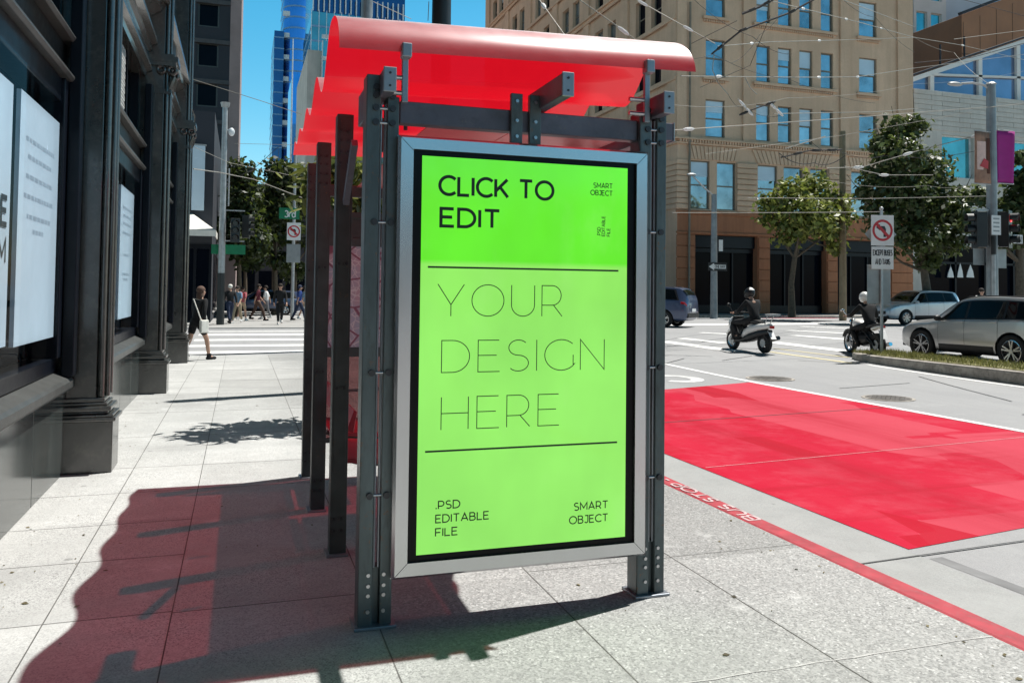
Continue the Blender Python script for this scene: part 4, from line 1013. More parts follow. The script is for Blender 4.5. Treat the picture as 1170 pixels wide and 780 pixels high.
f.box(-4, -1.25, 39.40, 39.497, 3.3, 3.5); f.build('shopfront_frame', M['navy'], **W)
MB().box(-4, -1.26, 39.45, 39.49, .1, 3.3).build('shopfront', M['dark_glass'], **W)
for k in range(6):
    y = 42+k*5.; MB().box(-1.262, -1.235, y, y+3.6, .3, 3.2).build('shop_window', M['dark_glass'], **W)
aw = thing('shop_awning', 'cream cloth awning over the corner shop', 'awning', (-2, 39.2, 3.5)); W = dict(parent=aw, world=True)
MB().add([(-4, 36.9, 3.98), (-1.05, 36.9, 3.98), (-2.1, 39.38, 4.85), (-4, 39.38, 4.85), (-1.05, 39.38, 3.98)], [(0, 1, 2, 3), (1, 4, 2)]).build('cloth', M['awning'], solid=.02, **W)
MB().box(-4, -1.02, 36.86, 36.895, 3.72, 3.98).box(-1.05, -1.02, 36.896, 39.38, 3.72, 3.98).build('valance', M['awning'], **W)
vb = thing('wall_banner', 'pale blue vertical banner hung on the dark tower wall', 'banner', (-2.5, 38.8, 5.3)); W = dict(parent=vb, world=True)
MB().box(-2.15, -1.62, 39.30, 39.335, 5.0, 7.9).build('cloth', M['poster'], **W); MB().box(-2.2, -1.58, 39.29, 39.48, 7.91, 7.97).build('rod', M['galv'], **W)
es = thing('far_shop_row', 'dark low row of shops closing the view behind the street trees', 'building', (5, 95, 0)); W = dict(parent=es, world=True)
MB().box(-1.2, 14, 95, 110, -.2, 13).build('wall', M['dark_tower'], **W)
for k in range(5):
    MB().box(-1+k*2.9, 1.5+k*2.9, 94.9, 94.99, .3, 3.4).build('shop_window', M['dark_glass'], **W)
# glass towers far down the street
sk = tower('slab_tower', 'slim navy glass slab tower left of the round blue tower', 9.5, 12.8, 300, 330, 92, 'navy_glass', band=.4)
rt = thing('round_tower', 'very tall rounded blue glass tower with banded floors', 'building', (18, 300, 0)); W = dict(parent=rt, world=True)
def plan(k, g=0.):
    pts = []
    for i in range(25):
        a = rad(200+i*140/24); pts.append((17.6+(5.2+g)*math.cos(a), 306+(6+g)*math.sin(a)))
    return pts+[(22.8+g, 320), (12.4-g, 320)]
MB().prism([(x, y, -.3) for x, y in plan(0)], (0, 0, 150)).build('curtain_wall', M['blue_glass'], smooth=30, **W)
b = MB()
for i in range(38): b.prism([(x, y, 3.9*i) for x, y in plan(0, .12)], (0, 0, .55))
b.build('floor_edge', M['floor_band'], **W)
w2 = MB()
for i in range(38):
    if i % 2: w2.box(12.4, 15.2, 301.0, 302.2, 3.9*i+.6, 3.9*i+2.2)
w2.build('balcony', M['tower_white'], **W)
tower('bright_blue_block', 'bright blue glass block below the round tower', 10.7, 14.4, 200, 220, 52, 'bright_blue', band=None, mull=1.2, mm='bright_blue')
ms = thing('rooftop_mast', 'thin white mast standing at the edge of the bright blue block', 'mast', (10.6, 199, 0)); MB().tube([(10.55, 199, 0), (10.55, 199, 60)], [.35, .12], 8).build('pole', M['tower_white'], ms, world=True)
fin = tower('finned_glass_building', 'teal glass building with a row of pale fins along its roof', 16.2, 41.4, 220, 250, 74, 'green_glass', band=.5, mull=1.9)
q = MB()
for i in range(18): q.box(16.4+i*1.4, 16.7+i*1.4, 219.6, 220, 74.2, 78.5)
q.build('roof_fin', M['tower_white'], fin, world=True)
MB().box(16.6, 41.0, 221, 249, 74.002, 90).build('upper_storey', M['navy_glass'], fin, world=True)
cg = thing('grid_office_building', 'grey concrete office block with white gridded glass bays', 'building', (13, 150, 0)); W = dict(parent=cg, world=True)
MB().box(10.5, 24, 150, 180, 0, 44).build('wall', M['pale_stone'], **W); MB().box(12.9, 24, 148.8, 149.99, 0, 45.5).build('glass_bay', M['green_glass'], **W)
q = MB()
for i in range(12): q.box(12.8, 24, 148.6, 148.796, 3+i*3.9, 3.7+i*3.9)
for i in range(9): q.box(12.85+i*1.4, 13.05+i*1.4, 148.62, 148.796, 0, 45.5)
q.build('bay_grid', M['tower_white'], **W)

# the rest of the street behind the viewpoint (seen only in reflections and felt as shade)
def plain_block(name, label, O, U, nrm, wid, h, dep, mat, first=5.0):
    O, U, nrm = Vector(O), Vector(U), Vector(nrm)
    t = thing(name, label, 'building', tuple(O)); W = dict(parent=t, world=True); hh = []
    for i in range(int((h-first-3)/3.8)+1):
        for k in range(int(wid/3.2)): hh.append((.9+k*3.2, 2.4+k*3.2, first+i*3.8, first+2.3+i*3.8))
    for k in range(int(wid/6.4)): hh.append((.8+k*6.4, 5.8+k*6.4, .4, 3.8))
    wall_holes(MB(), O, U, wid, -.4, h, hh, .3, nrm).build('wall', M[mat], **W)
    g = MB(); a, b = O-nrm*.3, O+U*wid-nrm*.3; c, d = b-nrm*dep, a-nrm*dep
    g.add([a+Vector((0, 0, -.4)), b+Vector((0, 0, -.4)), c+Vector((0, 0, -.4)), d+Vector((0, 0, -.4)), a+Vector((0, 0, h)), b+Vector((0, 0, h)), c+Vector((0, 0, h)), d+Vector((0, 0, h))], [(0, 1, 5, 4), (1, 2, 6, 5), (2, 3, 7, 6), (3, 0, 4, 7), (4, 5, 6, 7)])
    g.build('glazing', M['dark_glass'], **W)
plain_block('neighbour_building', 'dark iron building continuing the storefront row', (-1.5, -46, 0), (0, 1, 0), (1, 0, 0), 47, 18, 12, 'dark_paint')
plain_block('closing_building', 'pale stone building closing the street behind the viewpoint', (48, -48, 0), (-1, 0, 0), (0, 1, 0), 52, 9, 12, 'pale_stone')
# ------------------------------------------------------------------ street furniture
def no_left_sign(parent, c, u, n, s, ht=None):
    """square plate with ring, slash and bent arrow; c = centre"""
    c, u, n = Vector(c), Vector(u), Vector(n); v = n.cross(u); w, h = s/2, (ht or s*1.25)/2
    Mx = Matrix((u, n, v)).transposed()
    pl = MB().obox(c, (s, .012, 2*h), Mx).build('sign_plate', M['sign_white'], parent, world=True, bevel=.003)
    r = MB(); cc = c+n*.0085+v*(.0 if ht else .02)
    ring(r, cc, u, v, w*.70, w*.90, 36)
    d = (u*.62*w*.98-v*.62*w*.98); p = (u*.09*w+v*.09*w); o = n*.0006
    r.add([cc-d-p+o, cc+d-p+o, cc+d+p+o, cc-d+p+o], [(0, 1, 2, 3)])
    r.build('prohibition_ring', M['sign_red'], pl, world=True)
    a = MB(); ca = cc-n*.0008; q = lambda x, z: ca+u*x*w+v*z*w
    a.poly([q(.08, -.55), q(.30, -.55), q(.30, .12), q(.08, .05)]); a.poly([q(.30, .12), q(.18, .36), q(-.22, .36), q(-.22, .14), q(.08, .05)]); a.poly([q(-.22, .52), q(-.22, -.02), q(-.58, .25)])
    a.build('arrow', M['sign_black'], pl, world=True)
    return pl
# sign post on the tip of the traffic island
g0 = at_z(1007.5, 404, .13); px, py = g0.x, g0.y
sp = thing('sign_post', 'grey post with no left turn sign for all except buses and taxis', 'traffic sign', (px, py, .0)); W = dict(parent=sp, world=True)
MB().box(px-.032, px+.032, py-.022, py+.022, -.05, 3.72).build('post', M['galv'], bevel=.006, **W)
MB().ell((px, py, 3.76), .05).build('post_cap', M['galv'], **W)
U = Vector((math.cos(rad(12)), -math.sin(rad(12)), 0)); Nn = Vector((-math.sin(rad(12)), -math.cos(rad(12)), 0))
C0 = Vector((px, py, 0))+Nn*.045
no_left_sign(sp, C0+Vector((0, 0, 3.21)), U, Nn, .60, .76)
p2 = MB().obox(C0+Vector((0, 0, 2.52)), (.58, .012, .56), Matrix((U, Nn, Vector((0, 0, 1)))).transposed()).build('text_plate', M['sign_white'], bevel=.003, **W)
t = MB()
lettering(t, 'EXCEPT BUSES', C0+Nn*.0072+Vector((0, 0, 2.585))-U*.25, U, Nn, .13, .02, .50, .18); lettering(t, 'AND TAXIS', C0+Nn*.0072+Vector((0, 0, 2.36))-U*.19, U, Nn, .13, .02, .38, .18)
t.build('sign_lettering', M['sign_black'], p2, world=True)
Cb = Vector((px, py, 0))-Nn*.04
Dm = Matrix((U, Nn, Vector((0, 0, 1)))).transposed() @ Matrix.Rotation(rad(45), 3, 'Y')
MB().obox(Cb+Vector((0, 0, 3.12)), (.60, .008, .60), Dm).build('sign_back', M['sign_back'], bevel=.003, **W); bk = MB().obox(Cb+Vector((0, 0, 1.86))-U*.08+U*.03, (.62, .008, .98), Matrix((U, Nn, Vector((0, 0, 1)))).transposed())
bk.build('sign_back', M['sign_back'], bevel=.003, **W)
# left-hand pole with street name, no left turn
lp = at_z(333.5, 366, 0)
sl_ = thing('sign_pole', 'pale grey pole carrying a green street name sign and a no left turn sign', 'traffic sign', (lp.x, lp.y, 0)); W = dict(parent=sl_, world=True)
MB().cyl((lp.x, lp.y, 0), (lp.x, lp.y, 9), .085, .07, 14).build('post', M['galv'], **W)
zc = lambda v: at_y(333, v, lp.y).z
no_left_sign(sl_, (lp.x-.0, lp.y-.11, zc(264.5)), (1, 0, 0), (0, -1, 0), .66, .86)
MB().box(lp.x-.33, lp.x+.33, lp.y-.115, lp.y-.10, zc(300), zc(279)).build('blank_plate', M['sign_back'], bevel=.004, **W)
gs = MB().box(lp.x-.72, lp.x+.25, lp.y-.115, lp.y-.09, zc(250.5), zc(238)).build('street_name_sign', M['sign_green'], bevel=.004, **W)
t = MB(); lettering(t, '3rd', (lp.x-.45, lp.y-.1165, zc(248.3)), (1, 0, 0), (0, -1, 0), .30, .055, .50, .2); t.build('sign_lettering', M['sign_white'], gs, world=True)

def signal(parent, c, yaw, s=1., lit=0):
    """three-lens signal head, facing direction yaw about Z from -Y"""
    Rm = Matrix.Rotation(yaw, 3, 'Z'); c = Vector(c)
    h = MB().obox(c, (.34*s, .30*s, 1.06*s), Rm)
    h.obox(c+Rm @ Vector((0, -.155*s, 0)), (.42*s, .02, 1.14*s), Rm)
    o = h.build('signal_head', M['pole_dark'], parent, world=True, bevel=.01)
    for k in range(3):
        p = c+Rm @ Vector((0, -.17*s, (.34-.34*k)*s)); ax = Rm @ Vector((0, -1, 0))
        MB().cyl(p, p+ax*.015, .12*s, n=18).build('lens', M['lens_red'] if k == lit else M['lens_off'], o, world=True)
        v = MB(); n = 12; x = Rm @ Vector((1, 0, 0)); pts = []
        for i in range(n+1):
            a = rad(-30+240*i/n); d = x*math.cos(a)*.14*s+Vector((0, 0, 1))*math.sin(a)*.14*s; pts += [p+d, p+d+ax*(.22*s)]
        v.add(pts, [(2*i, 2*i+1, 2*i+3, 2*i+2) for i in range(n)]); v.build('visor', M['pole_dark'], o, world=True, solid=.01)
    return o
# tall grey pole at right: lamp arm, banners, signals
P = at(1134, 346, 25); lx, ly = P.x, P.y; Z = lambda v, u=1136: at_y(u, v, ly).z
rp = thing('signal_pole', 'tall grey pole with curved lamp arm, red traffic signals and sign plates', 'traffic signal', (lx, ly, -.05)); W = dict(parent=rp, world=True)
MB().tube([(lx, ly, -.1), (lx, ly, Z(97))], [.17, .13], 16).build('post', M['pole'], **W)
MB().cyl((lx, ly, Z(97)), (lx, ly, Z(97)+.06), .16, .10, 16).build('post_cap', M['galv'], **W)
A = [(lx, ly, Z(103)), (lx-.25, ly+.05, Z(98)), (lx-.6, ly+.1, Z(96.5)), (lx-.95, ly+.2, Z(97.5))]
o = MB().tube(A, .035, 8).build('lamp_arm', M['galv'], smooth=40, **W)
MB().ell((lx-1.15, ly+.24, Z(98.5)), (.28, .12, .06), 14, 8).build('lamp_head', M['galv'], o, world=True, smooth=180)
signal(rp, (lx-.42, ly+.05, Z(263)), rad(-115), 1., 9); signal(rp, (lx+.44, ly-.05, Z(262)), rad(28), 1., 0)
MB().bar((lx-.62, ly, Z(241)), (lx+.4, ly, Z(240)), .05, .06).bar((lx-.45, ly, Z(282)), (lx+.40, ly, Z(281)), .05, .05).build('bracket', M['galv'], **W)
MB().cyl((lx-.16, ly-.2, Z(291)), (lx-.16, ly-.2, Z(270)), .07, n=12).build('push_box', M['pole_dark'], **W)
MB().cyl((lx-.17, ly-.2, -.05), (lx-.17, ly-.2, Z(292)), .06, n=12).build('conduit', M['galv'], **W)
mp = MB().box(lx-.26, lx+.10, ly-.225, ly-.21, Z(269), Z(247)).build('regulation_plate', M['sign_white'], **W)
t = MB()
for k in range(4): t.box(lx-.2, lx+.04, ly-.2275, ly-.2255, Z(251+k*4.6)-.02, Z(251+k*4.6)+.03)
t.build('sign_text', M['sign_back'], mp, world=True)
on = MB().box(lx+.56, lx+.93, ly-.25, ly-.235, Z(278), Z(268)).build('small_plate', M['sign_white'], **W)
t = MB(); lettering(t, 'ON', (lx+.63, ly-.2515, Z(276.3)), (1, 0, 0), (0, -1, 0), .17, .035, .24, .25); t.build('sign_lettering', M['sign_black'], on, world=True)
MB().box(lx-.62, lx-.2, ly+.1, ly+.115, Z(303), Z(284)).build('sign_back', M['sign_back'], **W); MB().box(lx+.2, lx+.68, ly+.1, ly+.115, Z(306), Z(284)).build('sign_back', M['sign_back'], **W)
def banner(name, label, x0, x1, z0, z1, mat, y, wav, cat='banner'):
    t = thing(name, label, cat, ((x0+x1)/2, y, z0))
    mb = MB(); mb.grid(lambda i, j: (x0+(x1-x0)*i, y+wav*math.sin(i*3.0+j*1.5)*(.3+.7*i), z0+(z1-z0)*j+.03*math.sin(i*3)*0), 8, 10)
    mb.build('cloth', mat, t, world=True, smooth=180, solid=.012)
    r = MB(); 
    for z in (z0-.02, z1+.02): r.cyl((x0, y, z), (x1, y, z), .018, n=8)
    r.build('rod', M['galv'], t, world=True); return t
banner('street_banner', 'plain magenta banner hanging right of the tall grey pole', lx+.10, lx+.74, Z(209), Z(150), M['magenta'], ly-.12, .05)
b2 = banner('street_banner', 'brown and pink portrait banner hanging left of the tall grey pole', lx-.78, lx-.14, Z(211), Z(153), M['banner_skin'], ly-.10, -.05)
MB().grid(lambda i, j: (lx-.70+.34*i, ly-.125-.01*math.sin(i*3), Z(196)+(Z(164)-Z(196))*j), 4, 4).build('printed_panel', M['banner_pale'], b2, world=True, solid=.006)
MB().add([(lx-.62, ly-.15, Z(192)), (lx-.30, ly-.15, Z(195)), (lx-.28, ly-.15, Z(186)), (lx-.45, ly-.15, Z(183))], [(0, 1, 2, 3)]).build('red_print', M['sign_red'], b2, world=True)
MB().grid(lambda i, j: (lx-.33+.12*i, ly-.14, Z(200)+(Z(160)-Z(200))*j), 2, 4).build('dark_print', pm('banner_dark', (.10, .03, .015), .8), b2, world=True)
# one way pole across the junction
Q = at(815.5, 363, 46.5); ox, oy = Q.x, Q.y; Z = lambda v, u=815: at_y(u, v, oy).z
op = thing('lamp_pole', 'grey lamp pole with a one way sign in front of the dark shop bay', 'lamp pole', (ox, oy, .2)); W = dict(parent=op, world=True)
MB().tube([(ox, oy, .1), (ox, oy, Z(222))], [.21, .15], 14).build('post', M['pole'], **W)
MB().tube([(ox, oy, Z(224)), (ox-.6, oy, Z(216)), (ox-1.35, oy, Z(203))], .045, 8).build('lamp_arm', M['galv'], **W)
MB().ell((ox-1.45, oy, Z(201)), (.3, .14, .08)).build('lamp_head', M['galv'], **W)
s1 = MB().box(ox-.52, ox+.70, oy-.24, oy-.225, Z(309.5), Z(300)).build('one_way_sign', M['sign_black'], **W)
t = MB(); zc_ = (Z(309.5)+Z(300))/2; yy = oy-.2425
t.poly([(ox-.48, yy, zc_), (ox-.14, yy, zc_-.20), (ox-.14, yy, zc_+.20)]); t.box(ox-.139, ox+.62, yy-.0005, yy+.0005, zc_-.11, zc_+.11); t.build('arrow', M['sign_white'], s1, world=True)
t = MB(); lettering(t, 'ONE WAY', (ox-.08, yy-.002, zc_-.06), (1, 0, 0), (0, -1, 0), .13, .03, .64, .2); t.build('sign_lettering', M['sign_black'], s1, world=True)
MB().box(ox+.2, ox+.45, oy-.2, oy-.18, Z(287), Z(274)).build('notice_plate', M['sign_white'], **W)
# tan pole by the ficus
T0 = at(963, 362, 45.5); tp = thing('timber_pole', 'tan utility pole between the two ficus trees', 'utility pole', (T0.x, T0.y, .2))
MB().tube([(T0.x, T0.y, .1), (T0.x, T0.y, at_y(961, 150, T0.y).z)], [.20, .16], 12).build('post', M['pole_tan'], tp, world=True)
# trolley poles beyond the shelter
for k, (u, x, y) in enumerate(((504.5, 3.12, 13.6), (419, 3.12, 22.2))):
    p = at_y(u, 10, y); x = p.x
    t = thing('trolley_pole', ['thick dark trolley pole rising behind the middle of the red canopy', 'grey trolley pole rising behind the left end of the red canopy'][k], 'utility pole', (x, y, 0), 0, 'trolley wire poles')
    MB().tube([(x, y, 0), (x, y, 9.5)], [.19, .15], 16).build('post', M['pole_dark' if k == 0 else 'pole'], t, world=True, smooth=40)
    MB().cyl((x, y, 8.2), (x, y, 8.35), .2, n=16).build('collar', M['galv'], t, world=True)
# signal / lamp post at the far corner on the left
Q = at_z(251.5, 371, 0); x, y = Q.x, Q.y; Z = lambda v: at_y(251, v, y).z
lt_ = thing('corner_lamp_post', 'slim grey lamp post with a black foot and a dark traffic signal', 'lamp post', (x, y, 0)); W = dict(parent=lt_, world=True)
MB().tube([(x, y, 0), (x, y, Z(312))], [.16, .15], 12).build('foot', M['pole_dark'], **W)
MB().tube([(x, y, Z(311.9)), (x, y, Z(118))], [.14, .11], 12).build('post', M['galv'], **W)
MB().cyl((x, y, Z(122)), (x, y, Z(117)), .16, .2, 12).build('finial', M['galv'], **W)
MB().bar((x, y, Z(148)), (x+.25, y, Z(148)), .05, .05).ell((x+.28, y, Z(150)), (.13, .13, .18)).build('lamp_head', M['tower_white'], **W)
MB().bar((x, y, Z(240)), (x+.9, y, Z(240)), .05, .05).bar((x, y, Z(275)), (x+.9, y, Z(275)), .05, .05).cyl((x+.22, y, Z(235)), (x+.22, y, Z(192)), .03).build('bracket', M['galv'], **W)
signal(lt_, (x+.50, y-.1, Z(263)), rad(10), .9, 9); signal(lt_, (x+.95, y+.1, Z(258)), rad(80), .9, 9)
gsn = thing('street_name_sign', 'long green street name sign on the corner lamp post', 'street sign', (x-.1, y+.2, Z(282))); MB().box(x-.43, x+.95, y+.20, y+.22, Z(290), Z(279)).build('plate', M['sign_green'], gsn, world=True)
MB().box(x-.1, x+.1, y+.13, y+.199, Z(287), Z(283)).build('clamp', M['galv'], gsn, world=True)
# white sail shapes in the shop window
for k, u in enumerate((1086, 1097, 1108.5)):
    c = at_y(u, 317, 46.9); h = at_y(u, [304, 300.5, 302][k], 46.9).z-c.z
    s = thing('window_display', ['white sail shaped display, left of three in the dark window', 'white sail shaped display, middle and tallest of three', 'white sail shaped display, right and widest of three'][k], 'display', (c.x, c.y, c.z), 0, 'white displays in the shop window'); w = (.30, .28, .36)[k]
    MB().prism([(c.x-w, c.y-.03, c.z), (c.x+w, c.y-.03, c.z), (c.x+w*.75, c.y-.03, c.z+h*.45), (c.x+w*.05, c.y-.03, c.z+h), (c.x-w*.7, c.y-.03, c.z+h*.4)], (0, .06, 0)).build('sheet', M['sign_white'], s, world=True, bevel=.02)
    MB().cyl((c.x, c.y, c.z+h), (c.x, c.y, 3.9), .01, n=6).build('cord', M['wire'], s, world=True)
# ------------------------------------------------------------------ overhead wires
GW = 'overhead trolley and span wires'
def wire(label, pts, r=.018, mat='wire', sag=.0, knots=(), name='overhead_wire'):
    V = [at(*p) for p in pts]; path = []
    for a, b in zip(V, V[1:]):
        for i in range(9):
            t = i/8; q = a.lerp(b, t); q.z -= sag*4*t*(1-t); path.append(q)
            if i == 8 and b is not V[-1]: path.pop()
    r *= .66
    if not knots: return tag(MB().tube(path, r, 6).build(name, M[mat]), label, 'overhead wire', GW)
    th = thing(name, label, 'overhead wire', tuple(path[0]), 0, GW)
    MB().tube(path, r, 6).build('cable', M[mat], th, world=True)
    if knots:
        k = MB()
        for f in knots:
            i = f*(len(path)-1); a = path[int(i)]; b = path[min(int(i)+1, len(path)-1)]; c = a.lerp(b, i-int(i)); d = (b-a).normalized()
            k.tube([c-d*.16, c-d*.08, c+d*.08, c+d*.16], [.02, .045, .045, .02], 8)
        k.build('insulator', M['sign_white'] if mat == 'wire' else M['pole_dark'], th, world=True)
    return th
wire('pale wire slanting from the picture top down to the dark trolley switch', [(722, -3, 24), (740, 7, 24), (817, 50, 24)], .02, knots=(.35, .8))
wire('thick black trolley switch bar slanting above the sandstone windows', [(813, 62, 24), (847, 35, 24), (902, 15, 24), (935, -3, 24)], .045, 'wire_dark', knots=(.1, .35, .7))
wire('short thick black trolley bar at the top edge above the longer one', [(848, 16, 24), (868, 8, 24), (890, -4, 24)], .06, 'wire_dark', knots=(.3, .7))
wire('pale wire running almost level from the dark switch to the corner of the sandstone building', [(820, 53, 24.5), (880, 48, 30), (960, 46, 38), (1045, 43, 46)], .022, knots=(.2, .55))
wire('pale wire with insulators falling from the top edge to the building corner', [(880, 1, 26), (983, 26, 35), (1045, 43, 46)], .022, knots=(.15, .4, .66))
wire('plain pale wire falling steeply across the right sandstone window', [(955, -3, 28), (1045, 31, 46)], .02)
wire('level pale wire passing just under the canopy end', [(778, 87, 24), (860, 88, 27), (930, 88.5, 30), (980, 88, 34), (1045, 78, 40), (1172, 62, 44)], .022, knots=(.1, .42, .6))
wire('long pale wire rising gently to the lamp pole above the ficus', [(768, 149, 20), (940, 137, 22), (1136, 122, 25)], .02, knots=(.05,))
wire('pale wire from the lamp pole out of the right edge', [(1136, 122, 25), (1176, 118, 26)], .02)
wire('thin wire rising across the third row of sandstone windows', [(806, 176, 24), (960, 155, 25), (1110, 128, 25)], .011)
wire('drooping pale cable hanging below the dark trolley switch', [(816, 62, 24), (814, 80, 24), (820, 94, 24), (832, 108, 24)], .022)
wire('short drooping pale cable right of the hanging cable', [(851, 88, 25), (857, 100, 25), (865, 108, 25)], .02)
wire('thin dark wire slanting down left from the switch', [(842, 24, 24), (790, 50, 24)], .014, 'wire_dark')
wire('thin dark wire slanting from the switch down to the canopy end', [(880, 18, 24), (857, 75, 24.5), (800, 100, 24)], .012, 'wire_dark')
wire('dark trolley frog bar low on the sandstone windows', [(846, 131, 26), (866, 123, 26), (884, 117, 26)], .035, 'wire_dark', knots=(.1, .9))
wire('pale twin insulator rod left end of the low frog bar', [(843, 113, 26), (861, 133, 26)], .03, 'wire', knots=(.3, .75))
wire('pale twin insulator rod right end of the low frog bar', [(878, 116, 26), (895, 133, 26)], .03, 'wire', knots=(.3, .75))
wire('pale wire running level along the sandstone windows from the frog bar', [(884, 130, 26), (1000, 128, 30), (1050, 124, 34)], .018)
wire('pale rod of the low trolley junction above the ficus', [(897, 170, 25), (943, 156, 25)], .03)
wire('dark twisted bar of the low trolley junction', [(892, 180, 25), (925, 172, 25), (962, 171, 25)], .035, 'wire_dark', knots=(.3, .6, .85))
wire('level wire behind the bright ficus crown', [(854, 226, 30), (990, 227, 30), (1130, 224, 30)], .018)
wire('level wire crossing in front of the second floor windows', [(768, 243, 30), (900, 243, 30), (1010, 242, 30)], .02)
wire('pale wire rising from the ficus trees to the banner pole', [(945, 192, 26), (985, 191, 26), (1050, 172, 26), (1128, 152, 25)], .022, knots=(.3, .6, .95))
wire('pale wire sagging across the dark ficus crown', [(965, 190, 26), (1010, 200, 27), (1066, 200, 27)], .018, knots=(.5,))
wire('pale wire crossing the sky blue attic glass', [(1045, 43, 46), (1100, 52, 50), (1176, 70, 55)], .022, knots=(.5,))
wire('pale wire along the rust brown wall', [(1090, 45, 45), (1176, 34, 45)], .022)
wire('dark wire across the top right corner', [(1090, -3, 40), (1176, 20, 40)], .018, 'wire_dark')
wire('dark wire along the sloping attic roof', [(1045, 72, 44), (1110, 66, 44), (1176, 48, 44)], .03, 'wire_dark')
wire('pale wire with two white insulators above the canopy', [(614, -3, 20), (645, 40, 18)], .014, knots=(.25,))
wire('pale wire slanting behind the canopy crest', [(658, -3, 20), (705, 30, 19), (725, 45, 19)], .018, knots=(.68,))
wire('thin wire across the sky from the storefront to the canopy', [(221, 91, 20), (300, 116, 20), (345, 131, 20)], .012)
wire('thin wire across the sky beside the dark tower', [(222, 168, 24), (262, 186, 30), (345, 203, 34)], .012)
wire('thick cable bundle between the storefront and the corner lamp post', [(221, 193, 26), (250, 197, 32), (290, 205, 36), (345, 226, 40)], .03)
wire('thin level wire crossing the blue sky gap', [(268, 164, 34), (345, 166, 34)], .012)
wire('slanting wire with a dark hanger in the sky gap', [(276, 200, 30), (290, 193, 30), (318, 168, 30)], .016, 'wire_dark', knots=(.4,))
wire('span wire tied to the grey trolley pole above the canopy', [(426, 2, 22), (470, 22, 24)], .014)
wire('thin wire beside the dark trolley pole at the top edge', [(490, 2, 14), (489, 24, 14)], .01)

for k, (pts, r, m) in enumerate((
    ([(790, -3, 25), (860, 42, 25), (905, 62, 27)], .012, 'wire_dark'), ([(905, -3, 26), (868, 40, 25), (836, 72, 24)], .010, 'wire_dark'),
    ([(760, 60, 22), (815, 62, 24), (900, 90, 28), (1000, 118, 34)], .010, 'wire_dark'), ([(832, 108, 24), (850, 122, 26), (892, 132, 26)], .010, 'wire_dark'),
    ([(925, 160, 25), (955, 171, 25), (1010, 178, 27), (1126, 170, 25)], .011, 'wire_dark'), ([(890, 175, 25), (930, 186, 25), (965, 178, 25)], .02, 'wire_dark'),
    ([(960, -3, 30), (1000, 20, 36), (1045, 60, 46)], .012, 'wire_dark'), ([(770, 120, 22), (900, 112, 26), (1045, 96, 40), (1176, 80, 46)], .010, 'wire'),
    ([(1045, 43, 46), (1090, 60, 46), (1136, 100, 25)], .012, 'wire'), ([(940, 205, 30), (1060, 212, 30), (1130, 206, 25)], .010, 'wire'))):
    wire(['thin dark wire crossing below the first trolley switch bar', 'thin dark wire falling left to the hanging cable', 'long thin dark wire descending across the sandstone windows to the right', 'short thin dark wire joining the hanging cable to the frog bar',
          'thin dark wire from the low junction to the banner pole', 'short dark loop under the low trolley junction', 'thin dark wire falling steeply beside the building corner', 'very thin pale wire rising over the lower windows to the attic',
          'thin pale wire from the building corner to the lamp pole top', 'thin pale wire through the dark ficus crown'][k], pts, r, m, .15)
